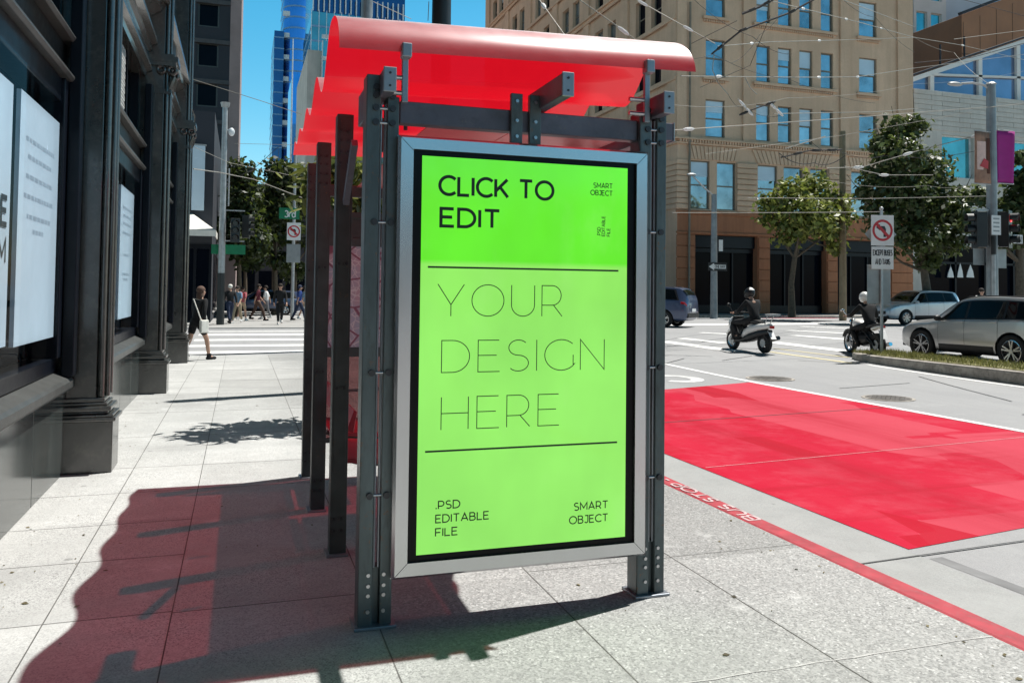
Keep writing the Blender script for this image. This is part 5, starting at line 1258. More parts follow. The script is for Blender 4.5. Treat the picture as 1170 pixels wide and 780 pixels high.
# ------------------------------------------------------------------ cars
def interp(tab, y):
    if y <= tab[0][0]: return tab[0][1:]
    if y >= tab[-1][0]: return tab[-1][1:]
    for i in range(len(tab)-1):
        if tab[i][0] <= y <= tab[i+1][0]:
            t = (y-tab[i][0])/(tab[i+1][0]-tab[i][0]); P = [tab[max(0, min(len(tab)-1, i+k))][1:] for k in (-1, 0, 1, 2)]
            out = []
            for a, b, c, d in zip(*P):
                v = .5*((2*b)+(-a+c)*t+(2*a-5*b+4*c-d)*t*t+(-a+3*b-3*c+d)*t**3)
                lo, hi = min(b, c), max(b, c); m = (hi-lo)*.15; out.append(max(lo-m, min(hi+m, v)))
            return out
def make_suv(name, label, paint, Ln=4.55, Wd=1.82, Ht=1.68, wb=2.65, group=None, rimmat='rim', spokes=5, rails=True, wr_=.355):
    root = thing(name, label, 'car', (0, 0, 0), 0, group); W = dict(parent=root)
    f = Ln/2; sx = Wd/1.82; sz = Ht/1.68
    # y, z_low, z_belt, half width at belt, z_rail, half width at rail, z_top ; y is scaled by f
    T = [(-1.0, .50, .86, .66, 1.00, .60, 1.03), (-.985, .40, .95, .74, 1.16, .60, 1.20), (-.95, .31, 1.05, .81, 1.34, .62, 1.42), (-.86, .26, 1.09, .87, 1.53, .63, 1.60), (-.70, .24, 1.12, .90, 1.58, .66, 1.655),
         (-.40, .235, 1.10, .905, 1.60, .67, 1.68), (-.05, .235, 1.08, .905, 1.59, .67, 1.675), (.12, .235, 1.065, .90, 1.53, .67, 1.625), (.28, .235, 1.05, .895, 1.32, .72, 1.42), (.42, .235, 1.03, .885, 1.10, .79, 1.17),
         (.50, .235, .985, .875, 1.04, .80, 1.085), (.70, .24, .95, .86, 1.0, .77, 1.035), (.86, .26, .88, .82, .93, .70, .965), (.95, .31, .79, .75, .84, .62, .87), (.985, .36, .70, .69, .75, .55, .78), (1.0, .46, .62, .60, .66, .48, .68)]
    T = [(y*f, zl*sz if zl < .3 else zl*sz, zb*sz, wb_*sx, zr*sz, wr*sx, zt*sz) for y, zl, zb, wb_, zr, wr, zt in T]
    def section(y):
        zl, zb, w, zr, wr, zt = interp(T, y)
        ws = w*.93
        return [(0, zl), (ws*.6, zl), (ws*.96, zl+.03), (w*.985, zl+(zb-zl)*.30), (w*1.0, zl+(zb-zl)*.62), (w*.985, zb-.05), (w*.955, zb), (wr*1.0+.01, zr-.02), (wr*.93, zr+(zt-zr)*.5), (wr*.62, zt-.012), (0, zt)]
    def S(y, t, off=0.):
        P = section(y); i = min(int(t), len(P)-2); u = t-i
        a, b, c, d = P[max(i-1, 0)], P[i], P[i+1], P[min(i+2, len(P)-1)]
        def cr(k): return .5*((2*b[k])+(-a[k]+c[k])*u+(2*a[k]-5*b[k]+4*c[k]-d[k])*u*u+(-a[k]+3*b[k]-3*c[k]+d[k])*u**3)
        x, z = (b[0]+(c[0]-b[0])*u, b[1]+(c[1]-b[1])*u) if i in (0, 6) else (cr(0), cr(1))
        if off:
            q = S(y, min(t+.02, 9.99)); r = S(y, max(t-.02, 0)); tx, tz = q[0]-r[0], q[2]-r[2]; l = math.hypot(tx, tz) or 1
            x += tz/l*off; z += -tx/l*off
        return (x, y, z)
    ny = 90; ts = [i*.25 for i in range(41)]
    ysamp = [-f+2*f*(.5-.5*math.cos(PI*i/ny))*.35+2*f*(i/ny)*.65 for i in range(ny+1)]
    mb = MB(); ring_n = None
    for y in ysamp:
        h = [S(y, min(t, 9.999)) for t in ts]; full = h+[(-p[0], p[1], p[2]) for p in h[-2:0:-1]]; ring_n = len(full); mb.v += full
    for i in range(ny):
        for j in range(ring_n): mb.f.append([i*ring_n+j, (i+1)*ring_n+j, (i+1)*ring_n+(j+1) % ring_n, i*ring_n+(j+1) % ring_n]); mb.mi.append(0)
    mb.f.append(list(range(ring_n))); mb.mi.append(0); mb.f.append(list(range(ny*ring_n, (ny+1)*ring_n))[::-1]); mb.mi.append(0)
    body = mb.build('body', [paint, M['plastic']], smooth=38, **W)
    bm = bmesh.new(); bm.from_mesh(body.data); bmesh.ops.recalc_face_normals(bm, faces=bm.faces); bm.to_mesh(body.data); bm.free()
    R_ = wr_*sz; ar = R_*1.14; wy = (wb/2, -wb/2); wyo = .03
    cut = MB()
    for y in wy:
        for s in (1, -1): cut.cyl((s*.55*sx, y+wyo, R_), (s*1.2, y+wyo, R_), ar, n=40)
    cut.cur = 0
    co = cut.build('wheel_cutter', M['plastic'])
    md = body.modifiers.new('b', 'BOOLEAN'); md.operation = 'DIFFERENCE'; md.object = co; md.solver = 'EXACT'
    baked(body); bpy.data.objects.remove(co)
    me = body.data
    while len(me.materials) < 2: me.materials.append(M['plastic'])
    me.materials[0] = paint; me.materials[1] = M['plastic']
    for p in me.polygons:
        c = p.center; p.material_index = 0
        for y in wy:
            d = math.hypot(c.y-y-wyo, c.z-R_)
            if d < ar+.004 and (abs(d-ar) < .01 or abs(abs(c.x)-.55*sx) < .01): p.material_index = 1
        if c.z < .30*sz: p.material_index = 1
    me.shade_smooth(); me.set_sharp_from_angle(angle=rad(38))
    def patch(name, fn, nu, nv, mat, both=True, thick=0., parent=body, **k):
        for s in ((1, -1) if both else (1,)):
            m = MB().grid(lambda i, j: tuple(a*(s if q == 0 else 1) for q, a in enumerate(fn(i, j))), nu, nv); m.build(name, mat, parent, smooth=40, **k)
    yr = lambda k: k*f
    # side glass: front and rear door windows plus quarter light
    def side(y0b, y1b, y0t, y1t, t0=6.10, t1=6.93, off=.006): return lambda i, j: S((y0b+(y1b-y0b)*i)*(1-j)+(y0t+(y1t-y0t)*i)*j, t0+(t1-t0)*j, off)
    patch('side_window', side(yr(.40), yr(.015), yr(.14), yr(.015)), 12, 6, M['car_glass'])
    patch('side_window', side(yr(-.02), yr(-.46), yr(-.02), yr(-.46)), 12, 6, M['car_glass'])
    patch('side_window', side(yr(-.49), yr(-.82), yr(-.49), yr(-.74)), 10, 6, M['car_glass'])
    patch('window_surround', side(yr(.43), yr(-.855), yr(.165), yr(-.775), 6.03, 7.0, .003), 30, 6, M['plastic'])
    for nm, ya, yb, nn in (('windscreen', .46, .135, 10), ('rear_window', -.965, -.89, 6)):   # across the whole width, one sheet each
        MB().grid(lambda i, j: (lambda p: (math.copysign(p[0], i-.5), p[1], p[2]))(S(yr(ya)+(yr(yb)-yr(ya))*j, 9.99-2.64*abs(2*i-1), .006)), 28, nn).build(nm, M['car_glass'], body, smooth=40)
    # sill cladding, door cuts, handles
    patch('sill_cladding', lambda i, j: S(yr(.36)+(yr(-.36)-yr(.36))*i, 1.9+1.0*j, .008), 20, 4, M['plastic'])
    dl = MB()
    for s in (1, -1):
        for y in (.36, .0, -.42):
            P = [S(yr(y), 2.95+3.1*k/10, .003) for k in range(11)]
            for a, b in zip(P, P[1:]): dl.add([(s*a[0], a[1]-.004, a[2]), (s*a[0], a[1]+.004, a[2]), (s*b[0], b[1]+.004, b[2]), (s*b[0], b[1]-.004, b[2])], [(0, 1, 2, 3)])
    dl.build('door_gap', M['plastic'], body)
    hd = MB()
    for s in (1, -1):
        for y in (.06, -.36): p = S(yr(y), 5.0, .016); hd.box(min(s*p[0]-.012, s*p[0]+.012), max(s*p[0]-.012, s*p[0]+.012), p[1]-.10, p[1]+.10, p[2]-.014, p[2]+.014)
    hd.build('door_handle', paint, body, bevel=.006)
    for s in (1, -1):
        m = MB(); p = S(yr(.345), 6.15); m.ell((s*(p[0]+.12), p[1]-.02, p[2]+.04), (.11, .07, .075)); m.bar((s*(p[0]-.01), p[1], p[2]-.02), (s*(p[0]+.1), p[1], p[2]), .05, .03)
        m.build('wing_mirror', M['plastic'] if rails else paint, root, smooth=50)
    patch('headlight', lambda i, j: S(yr(.935)-yr(.17)*i, 5.0+.95*j-(.25*i*j), .006), 8, 4, M['headlight'])
    patch('tail_light', lambda i, j: S(yr(-.985)+yr(.10)*i, 4.7+1.15*j, .007), 6, 4, M['tail'])
    g = MB(); g.box(-.52*sx, .52*sx, f-.06, f+.012, .50*sz, .66*sz); g.box(-.66*sx, .66*sx, f-.12, f-.02, .31*sz, .46*sz); g.build('grille', M['plastic'], body, bevel=.02)
    bp = MB(); bp.box(-.70*sx, .70*sx, -f-.02, -f+.10, .40*sz, .60*sz); bp.build('rear_bumper', M['plastic'], body, bevel=.03)
    MB().box(-.26, .26, -f-.028, -f-.021, .66, .78).build('number_plate', M['sign_white'], body)
    if rails:
        r = MB()
        for s in (1, -1): r.tube([(s*S(yr(y), 8.2)[0], yr(y), S(yr(y), 8.2)[2]+(.035 if abs(y+.3) < .42 else .0)) for y in (.12, .05, -.3, -.68, -.74)], .014, 8)
        r.build('roof_rail', M['plastic'], body, smooth=40)
    # wheels
    for y in wy:
        for s in (1, -1):
            x = s*(.80*sx); yc = y+wyo; wv = MB()
            pr = [(R_-.0, -.08), (R_, .08), (R_-.03, .108), (R_-.115, .108), (R_-.125, .07), (R_-.125, -.09), (R_-.03, -.108)]
            wv.torus((x, yc, R_), (s, 0, 0), 0, 0, 40, len(pr), prof=pr); w = wv.build('wheel', M['tyre'], root, smooth=40)
            rm = MB(); ri = R_-.12; rm.torus((x, yc, R_), (s, 0, 0), 0, 0, 36, 4, prof=[(ri, .09), (ri, .0), (ri-.03, .0), (ri-.022, .095)])
            ax = Vector((s, 0, 0)); cc = Vector((x, yc, R_))
            for k in range(spokes):
                for dd in (-.13, .13):
                    a = 2*PI*k/spokes+.3; d0 = Vector((0, math.cos(a+dd*.6), math.sin(a+dd*.6))); d1 = Vector((0, math.cos(a+dd*1.3), math.sin(a+dd*1.3)))
                    rm.bar(cc+ax*.085+d0*.03, cc+ax*.095+d1*(ri-.012), .032, .022, ax)
            rm.cyl(cc+ax*.06, cc+ax*.105, .05, n=16); rm.build('rim', M[rimmat], w, smooth=40)
            MB().cyl(cc+ax*.01, cc+ax*.03, ri*.97, n=32).build('brake_disc', M['rim_dark'], w)
    # dark cabin floor shows nothing; seats seen through the glass are left to the tint
    return root
def place(o, x, y, z, rz): o.location = (x, y, z); o.rotation_euler = (0, 0, rz)
# silver champagne car beside the island, heading along the street (+Y)
c1 = make_suv('parked_car', 'champagne silver car stopped beside the grassy island, nearest of the cars', M['car_champagne'], 4.5, 1.83, 1.66, 2.66, wr_=.392)
place(c1, 17.80, 15.84, road_z(17.0, 15.8)-.01, 0)
c2 = make_suv('blue_car', 'slate blue car seen from behind at the edge of the shelter post', M['car_blue'], 4.6, 1.86, 1.70, 2.7, rails=True)
b_ = at_road(769, 374); place(c2, b_.x-.65, b_.y+1.6, road_z(b_.x, b_.y), rad(42))
c3 = make_suv('silver_car', 'bright silver car crossing the junction behind the white helmeted rider', M['car_silver'], 4.5, 1.82, 1.70, 2.62, rails=False, spokes=7)
r_ = at(1037, 372, 40.); place(c3, r_.x+1.25, r_.y+.85, .15, rad(90))
c4 = make_suv('dark_car', 'dark blue car with pale roof crossing behind the pedestrians', M['car_blue'], 4.6, 1.82, 1.45, 2.7, rails=False)
place(c4, 1.2, 50.6, 0.0, rad(90))

# ------------------------------------------------------------------ two-wheelers (local: forward +Y, ground z = 0)
def spoked_wheel(root, yc, r, w, rim, n=5, cast=True):
    pr = [(r, -w*.25), (r, w*.25), (r-w*.28, w*.5), (r-w*.75, w*.42), (r-w*.75, -w*.42), (r-w*.28, -w*.5)]
    o = MB().torus((0, yc, r), (1, 0, 0), 0, 0, 36, len(pr), prof=pr).build('wheel', M['tyre'], root, smooth=40)
    m = MB(); ri = r-w*.75; m.torus((0, yc, r), (1, 0, 0), 0, 0, 32, 4, prof=[(ri, w*.4), (ri, -w*.4), (ri-.025, -w*.3), (ri-.025, w*.3)])
    for k in range(n):
        a = 2*PI*k/n+.4; m.bar((0, yc, r), (0, yc+math.cos(a)*(ri-.01), r+math.sin(a)*(ri-.01)), .03, .04, (1, 0, 0))
    m.cyl((-.06, yc, r), (.06, yc, r), .05, n=14); m.build('rim', M[rim], o, smooth=40)
    MB().cyl((.065, yc, r), (.07, yc, r), r*.42, n=24).cyl((-.07, yc, r), (-.065, yc, r), r*.42, n=24).build('brake_disc', M['galv'], o)
    return o
def loft(mb, secs, n=14):
    """closed body from (y, z_centre, half_w, half_h[, power]) rings along Y"""
    vs = []
    for y, z, hw, hh in secs:
        for j in range(n):
            a = 2*PI*j/n; c, s_ = math.cos(a), math.sin(a); e = .75
            vs.append((hw*math.copysign(abs(c)**e, c), y, z+hh*math.copysign(abs(s_)**e, s_)))
    k = len(secs)
    return mb.add(vs, [(i*n+j, (i+1)*n+j, (i+1)*n+(j+1) % n, i*n+(j+1) % n) for i in range(k-1) for j in range(n)]+[list(range(n)), list(range((k-1)*n, k*n))[::-1]])
def make_scooter():
    root = thing('scooter', 'white and black motor scooter with top rack, ridden left across the junction', 'scooter', (0, 0, 0))
    spoked_wheel(root, .70, .27, .13, 'rim', 6); spoked_wheel(root, -.70, .265, .15, 'rim_dark', 5)
    b = MB(); loft(b, [(-1.0, .72, .05, .03), (-.93, .73, .13, .06), (-.6, .69, .17, .10), (-.25, .62, .18, .13), (.02, .52, .16, .12), (.16, .42, .12, .08)])
    b.build('tail_panel', M['white_paint'], root, smooth=50)
    b = MB(); loft(b, [(-.95, .58, .06, .05), (-.6, .52, .14, .12), (-.2, .42, .15, .14), (.15, .30, .15, .07), (.45, .28, .15, .05), (.52, .34, .10, .05)])
    b.build('engine_cover', M['plastic'], root, smooth=50)
    b = MB(); loft(b, [(-.62, .80, .10, .04), (-.4, .83, .15, .05), (-.1, .80, .15, .05), (.1, .74, .12, .05), (.18, .70, .06, .03)])
    b.build('seat', M['seat_vinyl'], root, smooth=50)
    lg = MB().prism([(-.20, .42, .30), (.20, .42, .30), (.23, .50, .62), (.17, .42, .95), (-.17, .42, .95), (-.23, .50, .62)], (0, .06, 0)); lg.build('leg_shield', M['plastic'], root, bevel=.02)
    b = MB(); loft(b, [(.50, .66, .20, .26), (.62, .70, .19, .24), (.74, .70, .13, .17), (.82, .68, .05, .08)]); b.build('front_fairing', M['white_paint'], root, smooth=50)
    b = MB(); loft(b, [(.50, .56, .05, .03), (.62, .575, .09, .04), (.80, .55, .085, .04), (.95, .44, .06, .03)]); b.build('mudguard', M['white_paint'], root, smooth=50)
    MB().ell((0, .80, .74), (.08, .05, .07)).build('headlight', M['headlight'], root, smooth=180)
    MB().bar((0, .45, .98), (0, .62, 1.30), .30, .01, (0, -1, .4)).build('windscreen', M['car_glass'], root)
    f = MB().tube([(.08, .70, .27), (.075, .60, .55)], .025, 8).tube([(-.08, .70, .27), (-.075, .60, .55)], .025, 8); f.build('fork', M['galv'], root)
    h = MB().tube([(-.34, .30, 1.02), (-.18, .40, 1.06), (.18, .40, 1.06), (.34, .30, 1.02)], .016, 8); hb = h.build('handlebar', M['plastic'], root)
    for s in (1, -1):
        MB().tube([(s*.24, .38, 1.06), (s*.34, .40, 1.22)], .008, 6).ell((s*.36, .40, 1.26), (.07, .02, .045)).build('mirror', M['plastic'], hb, smooth=50)
    MB().tube([(.16, -.25, .30), (.19, -.5, .32), (.20, -.72, .36), (.20, -1.02, .42)], [.03, .05, .06, .055], 12).build('exhaust', M['rim_dark'], root, smooth=50)
    MB().box(-.12, .12, -1.16, -.90, .995, 1.015).tube([(-.1, -.95, 1.0), (-.08, -.82, .78)], .012, 6).tube([(.1, -.95, 1.0), (.08, -.82, .78)], .012, 6).box(-.14, .14, -1.18, -.88, 1.016, 1.05).build('luggage_rack', M['galv'], root)
    MB().box(-.07, .07, -1.02, -.985, .66, .74).build('tail_light', M['tail'], root, bevel=.01)
    MB().prism([(-.09, -.92, .60), (.09, -.92, .60), (.08, -1.08, .40), (-.08, -1.08, .40)], (0, -.01, -.01)).build('number_plate', M['sign_white'], root)
    return root
def make_bike():
    root = thing('motorcycle', 'black motorcycle with white tank, waiting beside the sign post', 'motorcycle', (0, 0, 0))
    spoked_wheel(root, .74, .31, .12, 'rim', 7); spoked_wheel(root, -.71, .31, .16, 'rim_dark', 5)
    b = MB(); loft(b, [(-.02, .78, .07, .05), (.08, .80, .14, .11), (.28, .83, .16, .13), (.44, .82, .12, .10), (.50, .80, .05, .05)]); b.build('fuel_tank', M['white_paint'], root, smooth=60)
    b = MB(); loft(b, [(-.92, .85, .05, .02), (-.8, .84, .10, .04), (-.45, .78, .14, .05), (-.1, .74, .13, .05), (.0, .77, .08, .04)]); b.build('seat', M['seat_vinyl'], root, smooth=60)
    b = MB(); loft(b, [(-.96, .80, .05, .03), (-.8, .78, .10, .05), (-.55, .72, .11, .05)]); b.build('tail_panel', M['white_paint'], root, smooth=60)
    b = MB(); loft(b, [(-.35, .45, .13, .14), (-.1, .42, .19, .18), (.15, .45, .19, .20), (.34, .50, .14, .15)]); b.box(-.15, .15, -.05, .12, .56, .70); b.box(-.15, .15, .14, .30, .54, .70)
    for k in range(5): b.box(-.17, .17, -.04+k*.0, .30, .55+k*.03, .56+k*.03)
    b.build('engine', M['rim_dark'], root, bevel=.01)
    b = MB()
    for s in (1, -1): b.tube([(s*.09, .46, .86), (s*.10, .15, .70), (s*.11, -.25, .62), (s*.10, -.70, .33)], .022, 8); b.tube([(s*.09, .46, .80), (s*.11, .36, .40), (s*.12, -.15, .28), (s*.12, -.35, .42)], .02, 8); b.tube([(s*.11, -.35, .44), (s*.10, -.71, .31)], .028, 8)
    b.build('frame', M['plastic'], root, smooth=50)
    b = MB()
    for s in (1, -1): b.tube([(s*.09, .74, .31), (s*.09, .58, .66), (s*.085, .48, .94)], [.028, .026, .022], 10)
    b.build('fork', M['plastic'], root, smooth=50)
    MB().tube([(-.40, .28, 1.00), (-.26, .36, 1.04), (-.1, .46, .98), (.1, .46, .98), (.26, .36, 1.04), (.40, .28, 1.00)], .014, 8).build('handlebar', M['plastic'], root, smooth=50)
    for s in (1, -1): MB().tube([(s*.30, .35, 1.04), (s*.40, .36, 1.16)], .008, 6).ell((s*.42, .36, 1.18), (.06, .02, .04)).build('mirror', M['chrome'], root, smooth=50)
    MB().ell((0, .62, .86), (.095, .10, .10)).build('headlight', M['chrome'], root, smooth=180)
    MB().tube([(.17, .25, .45), (.2, .15, .24), (.2, -.3, .24), (.2, -.55, .28), (.21, -.95, .36)], [.025, .03, .035, .055, .05], 12).build('exhaust', M['chrome'], root, smooth=50)
    b = MB(); n = 12; pts = []
    for i in range(n+1): a = rad(20+140*i/n); pts += [(-.07, .74+.36*math.cos(a), .31+.36*math.sin(a)), (.07, .74+.36*math.cos(a), .31+.36*math.sin(a))]
    b.add(pts, [(2*i, 2*i+1, 2*i+3, 2*i+2) for i in range(n)]); b.build('mudguard', M['plastic'], root, solid=.008, smooth=60)
    MB().box(-.06, .06, -.99, -.955, .76, .82).build('tail_light', M['tail'], root, bevel=.01)
    MB().prism([(-.09, -.90, .70), (.09, -.90, .70), (.08, -1.04, .50), (-.08, -1.04, .50)], (0, -.01, -.01)).build('number_plate', M['sign_white'], root)
    return root
sc = make_scooter(); SCP = (13.24, 19.5, road_z(13.24, 19.5)); place(sc, *SCP, rad(2))
mc = make_bike(); MCP = (15.75, 17.95, road_z(15.75, 17.95)); place(mc, *MCP, rad(-14))
# ------------------------------------------------------------------ people (local: facing +Y, feet at z = 0)
def skin(name, nodes, edges, mat, parent, root=0, sub=2, smooth=True):
    me = bpy.data.meshes.new(name); me.from_pydata([n[0] for n in nodes], edges, []); me.update(); me.materials.append(mat)
    o = bpy.data.objects.new(name, me); COL.objects.link(o); o.parent = parent
    if parent is not None and parent.name in ROOT: ROOT[o.name] = ROOT[parent.name]
    md = o.modifiers.new('skin', 'SKIN'); md.use_smooth_shade = True
    md2 = o.modifiers.new('sub', 'SUBSURF'); md2.levels = sub; md2.render_levels = sub
    if not me.skin_vertices: raise RuntimeError('no skin layer')
    for i, n in enumerate(nodes):
        r = n[1]; me.skin_vertices[0].data[i].radius = r if isinstance(r, tuple) else (r, r); me.skin_vertices[0].data[i].use_root = (i == root)
    return baked(o)
def V3(p): return Vector(p)
def figure(label, loc, rotz, J, top, bottom, shoes, hair='c_hair', h=1.7, sleeves=1., legs='trousers', group=None, helmet=None, extra=None, hairlong=False, head_turn=0., fem=False):
    """J: joint positions at 1.7 m stature (dict); body is one skinned mesh, clothes and hair its children"""
    s = h/1.7
    t = thing('person', label, 'person', loc, rotz, group)
    g = {k: Vector(v)*s for k, v in J.items()}
    K = lambda r: r*s
    n = []; e = []; ix = {}
    def add(k, r, frm=None):
        n.append((tuple(g[k]), K(r) if not isinstance(r, tuple) else (K(r[0]), K(r[1])))); ix[k] = len(n)-1
        if frm: e.append((ix[frm], ix[k]))
    add('pelvis', (.105, .08)); add('waist', (.10, .075), 'pelvis'); add('chest', (.125, .09), 'waist'); add('neck0', .058, 'chest'); add('neck', .05, 'neck0'); add('chin', .070, 'neck'); add('head', (.078, .092), 'chin'); add('crown', .055, 'head')
    for a in 'LR':
        add('sh'+a, .058, 'chest'); add('el'+a, .041, 'sh'+a); add('wr'+a, .028, 'el'+a); add('ha'+a, (.036, .022), 'wr'+a)
        add('hip'+a, .075, 'pelvis'); add('kn'+a, .058, 'hip'+a); add('an'+a, .040, 'kn'+a); add('to'+a, (.036, .028), 'an'+a)
    body = skin('body', n, e, M['skin'], t)
    # hands: four fingers and a thumb curled off each palm
    fg = MB()
    for a in 'LR':
        d = (g['ha'+a]-g['wr'+a]).normalized(); side = d.cross(Vector((0, 1, .2))).normalized()
        for k in range(4):
            b0 = g['ha'+a]+side*K((k-1.5)*.018); ln = K((.06, .068, .064, .05)[k]); fw = Vector((0, 1, 0))
            fg.tube([b0, b0+d*ln*.5, b0+d*ln*.85+fw*ln*.25], [K(.009), K(.008), K(.006)], 6)
        fg.tube([g['wr'+a]+d*K(.03), g['wr'+a]+d*K(.05)+Vector((0, K(.035), 0)), g['wr'+a]+d*K(.08)+Vector((0, K(.045), 0))], [K(.011), K(.010), K(.007)], 6)
    fg.build('fingers', M['skin'], body, smooth=60)
    fdir = Vector((math.sin(head_turn), math.cos(head_turn), 0)); hd = g['head']; side = Vector((fdir.y, -fdir.x, 0))
    if not helmet:
        MB().ell(hd+fdir*K(.098)+Vector((0, 0, K(-.025))), (K(.012), K(.018), K(.02)), 8, 6).build('nose', M['skin'], body, smooth=180)
        for q in (1, -1):
            MB().ell(hd+side*K(.085*q)+Vector((0, 0, K(-.015))), (K(.014), K(.022), K(.03)), 8, 6).build('ear', M['skin'], body, smooth=180)
            MB().ell(hd+fdir*K(.086)+side*K(.032*q)+Vector((0, 0, K(.0))), K(.011), 8, 6).build('eye', M['c_black'], body, smooth=180)
        MB().ell(hd+fdir*K(.088)+Vector((0, 0, K(-.06))), (K(.022), K(.008), K(.006)), 8, 6).build('mouth', M['c_pinkred'], body, smooth=180)
        hr = MB(); hr.ell(hd+Vector((0, 0, K(.035)))-fdir*K(.022), (K(.096), K(.108), K(.098)), 14, 9)
        if hairlong: hr.ell(hd-fdir*K(.06)+Vector((0, 0, K(-.10))), (K(.085), K(.055), K(.15)), 12, 9)
        hr.build('hair', M[hair], body, smooth=180)
    # upper garment
    n2 = []; e2 = []; ix = {}; nn, ee = n, e; n, e = n2, e2
    def add2(k, r, frm=None, p=None):
        n2.append((tuple(p if p is not None else g[k]), K(r) if not isinstance(r, tuple) else (K(r[0]), K(r[1])))); ix[k] = len(n2)-1
        if frm: e2.append((ix[frm], ix[k]))
    add2('pelvis', (.165, .135), None, g['pelvis']-(g['waist']-g['pelvis'])*.45); add2('waist', (.14, .115), 'pelvis'); add2('chest', (.168, .13), 'waist'); add2('neck0', .072, 'chest')
    for a in 'LR':
        add2('sh'+a, .076, 'chest'); add2('el'+a, .056, 'sh'+a) if sleeves >= 1 else add2('el'+a, .06, 'sh'+a, g['sh'+a].lerp(g['el'+a], .65))
        if sleeves > 1: add2('wr'+a, .044, 'el'+a, g['el'+a].lerp(g['wr'+a], .92))
    skin('jacket' if sleeves > 1 else 'shirt', n2, e2, M[top], body)
    n2 = []; e2 = []; ix = {}
    add2('pelvis', (.150, .120)); add2('wl', (.148, .120), None, g['pelvis'].lerp(g['waist'], .55)); e2 = []
    end = {'trousers': .93, 'shorts': .0, 'skirt': .0}[legs]
    for a in 'LR':
        add2('hip'+a, .104, 'pelvis')
        if legs == 'trousers': add2('kn'+a, .074, 'hip'+a); add2('an'+a, .056, 'kn'+a, g['kn'+a].lerp(g['an'+a], .95))
        else: add2('kn'+a, .088, 'hip'+a, g['hip'+a].lerp(g['kn'+a], .75))
    e2[:] = [(ix['pelvis'], ix['wl'])]
    for a in 'LR':
        e2.append((ix['pelvis'], ix['hip'+a])); e2.append((ix['hip'+a], ix['kn'+a]))
        if legs == 'trousers': e2.append((ix['kn'+a], ix['an'+a]))
    skin('trousers' if legs == 'trousers' else 'shorts', n2, e2, M[bottom], body)
    for a in 'LR':
        sm_ = MB(); an, to = g['an'+a], g['to'+a]; d = (to-an); d.z = 0; d = d.normalized() if d.length > 1e-4 else Vector((0, 1, 0)); zz = min(an.z, to.z)
        base = an+Vector((0, 0, -K(.05)))
        sm_.tube([base-d*K(.07), base-d*K(.04), base+d*K(.05), (base+d*K(.15)) if to.z > an.z-.3 else base+d*K(.15), base+d*K(.19)], [K(.025), K(.048), K(.046), K(.040), K(.02)], 10)
        sm_.tube([an+Vector((0, 0, K(.06))), an-Vector((0, 0, K(.04)))], [K(.056), K(.05)], 10)
        sm_.build('shoe', M[shoes], body, smooth=60)
    if helmet:
        hm = MB(); c = hd+Vector((0, 0, K(.02))); hm.ell(c-fdir*K(.01), (K(.135), K(.15), K(.145)), 20, 14)
        hm.ell(c+fdir*K(.05)-Vector((0, 0, K(.09))), (K(.105), K(.10), K(.055)), 14, 8)
        ho = hm.build('helmet', M[helmet[0]], body, smooth=180)
        v = MB(); c2 = c-fdir*K(.008)
        v.grid(lambda i, j: tuple(c2+(side*math.sin((i-.5)*2.1)*K(.141)+fdir*math.cos((i-.5)*2.1)*K(.156))*math.cos((j-.5)*.75-.12)+Vector((0, 0, K(.15)*math.sin((j-.5)*.75-.12)))), 14, 6)
        v.build('visor', M[helmet[1]], ho, smooth=180)
        if len(helmet) > 2:
            v = MB(); v.grid(lambda i, j: tuple(c2+(side*math.sin((i-.5)*2.0)*K(.139)-fdir*math.cos((i-.5)*2.0)*K(.152)*(1 if i < 2 else 1))*math.cos(.5+j*.8)+Vector((0, 0, K(.15)*math.sin(.5+j*.8)))), 10, 5); v.build('helmet_panel', M[helmet[2]], ho, smooth=180)
    if extra: extra(t, body, g, K)
    return t
def walker(stride=.28, arm=.22, lean=.03, wide=.09, bend=.05):
    J = dict(pelvis=(0, 0, .93), waist=(0, lean*.4, 1.10), chest=(0, lean, 1.30), neck0=(0, lean+.005, 1.43), neck=(0, lean+.015, 1.49), chin=(0, lean+.045, 1.53), head=(0, lean+.03, 1.61), crown=(0, lean+.02, 1.665))
    for a, s in (('L', -1), ('R', 1)):
        f = s*stride; b = -s*arm
        J['hip'+a] = (s*wide, f*.08, .86); J['kn'+a] = (s*wide*1.0, f*.55+abs(stride)*.18, .48+(.02 if f < 0 else 0)); J['an'+a] = (s*wide*.9, f, .085+(.07 if f < -.1 else 0)); J['to'+a] = (s*wide*1.1, f+.13, .035 if f >= -.1 else .05)
        J['sh'+a] = (s*.185, lean-.005, 1.385); J['el'+a] = (s*.235, lean+b*.45-.03, 1.12); J['wr'+a] = (s*.235, lean+b+.03, .90); J['ha'+a] = (s*.225, lean+b*1.15+.06, .83)
    return J
def bag(side=1, mat='c_bag', z=.95, sz=(.10, .24, .28), strap=True):
    def f(t, body, g, K):
        c = Vector((side*K(.27), -K(.02), K(z))); b = MB(); b.obox(c, tuple(K(q) for q in sz)); o = b.build('bag', M[mat], body, bevel=.02)
        if strap: MB().tube([c+Vector((0, K(.08), K(.13))), Vector((side*K(.12), K(.06), K(1.40))), Vector((-side*K(.02), -K(.10), K(1.44))), c+Vector((0, -K(.08), K(.13)))], K(.014), 6).build('strap', M[mat], o)
    return f
def backpack(mat):
    def f(t, body, g, K): 
        b = MB(); b.ell(g['chest']+Vector((0, -K(.19), -K(.04))), (K(.15), K(.10), K(.22)), 12, 8); b.build('backpack', M[mat], body, smooth=180)
    return f
ft = at_z(224, 411.5); 
J = walker(.30, .10, .08); 
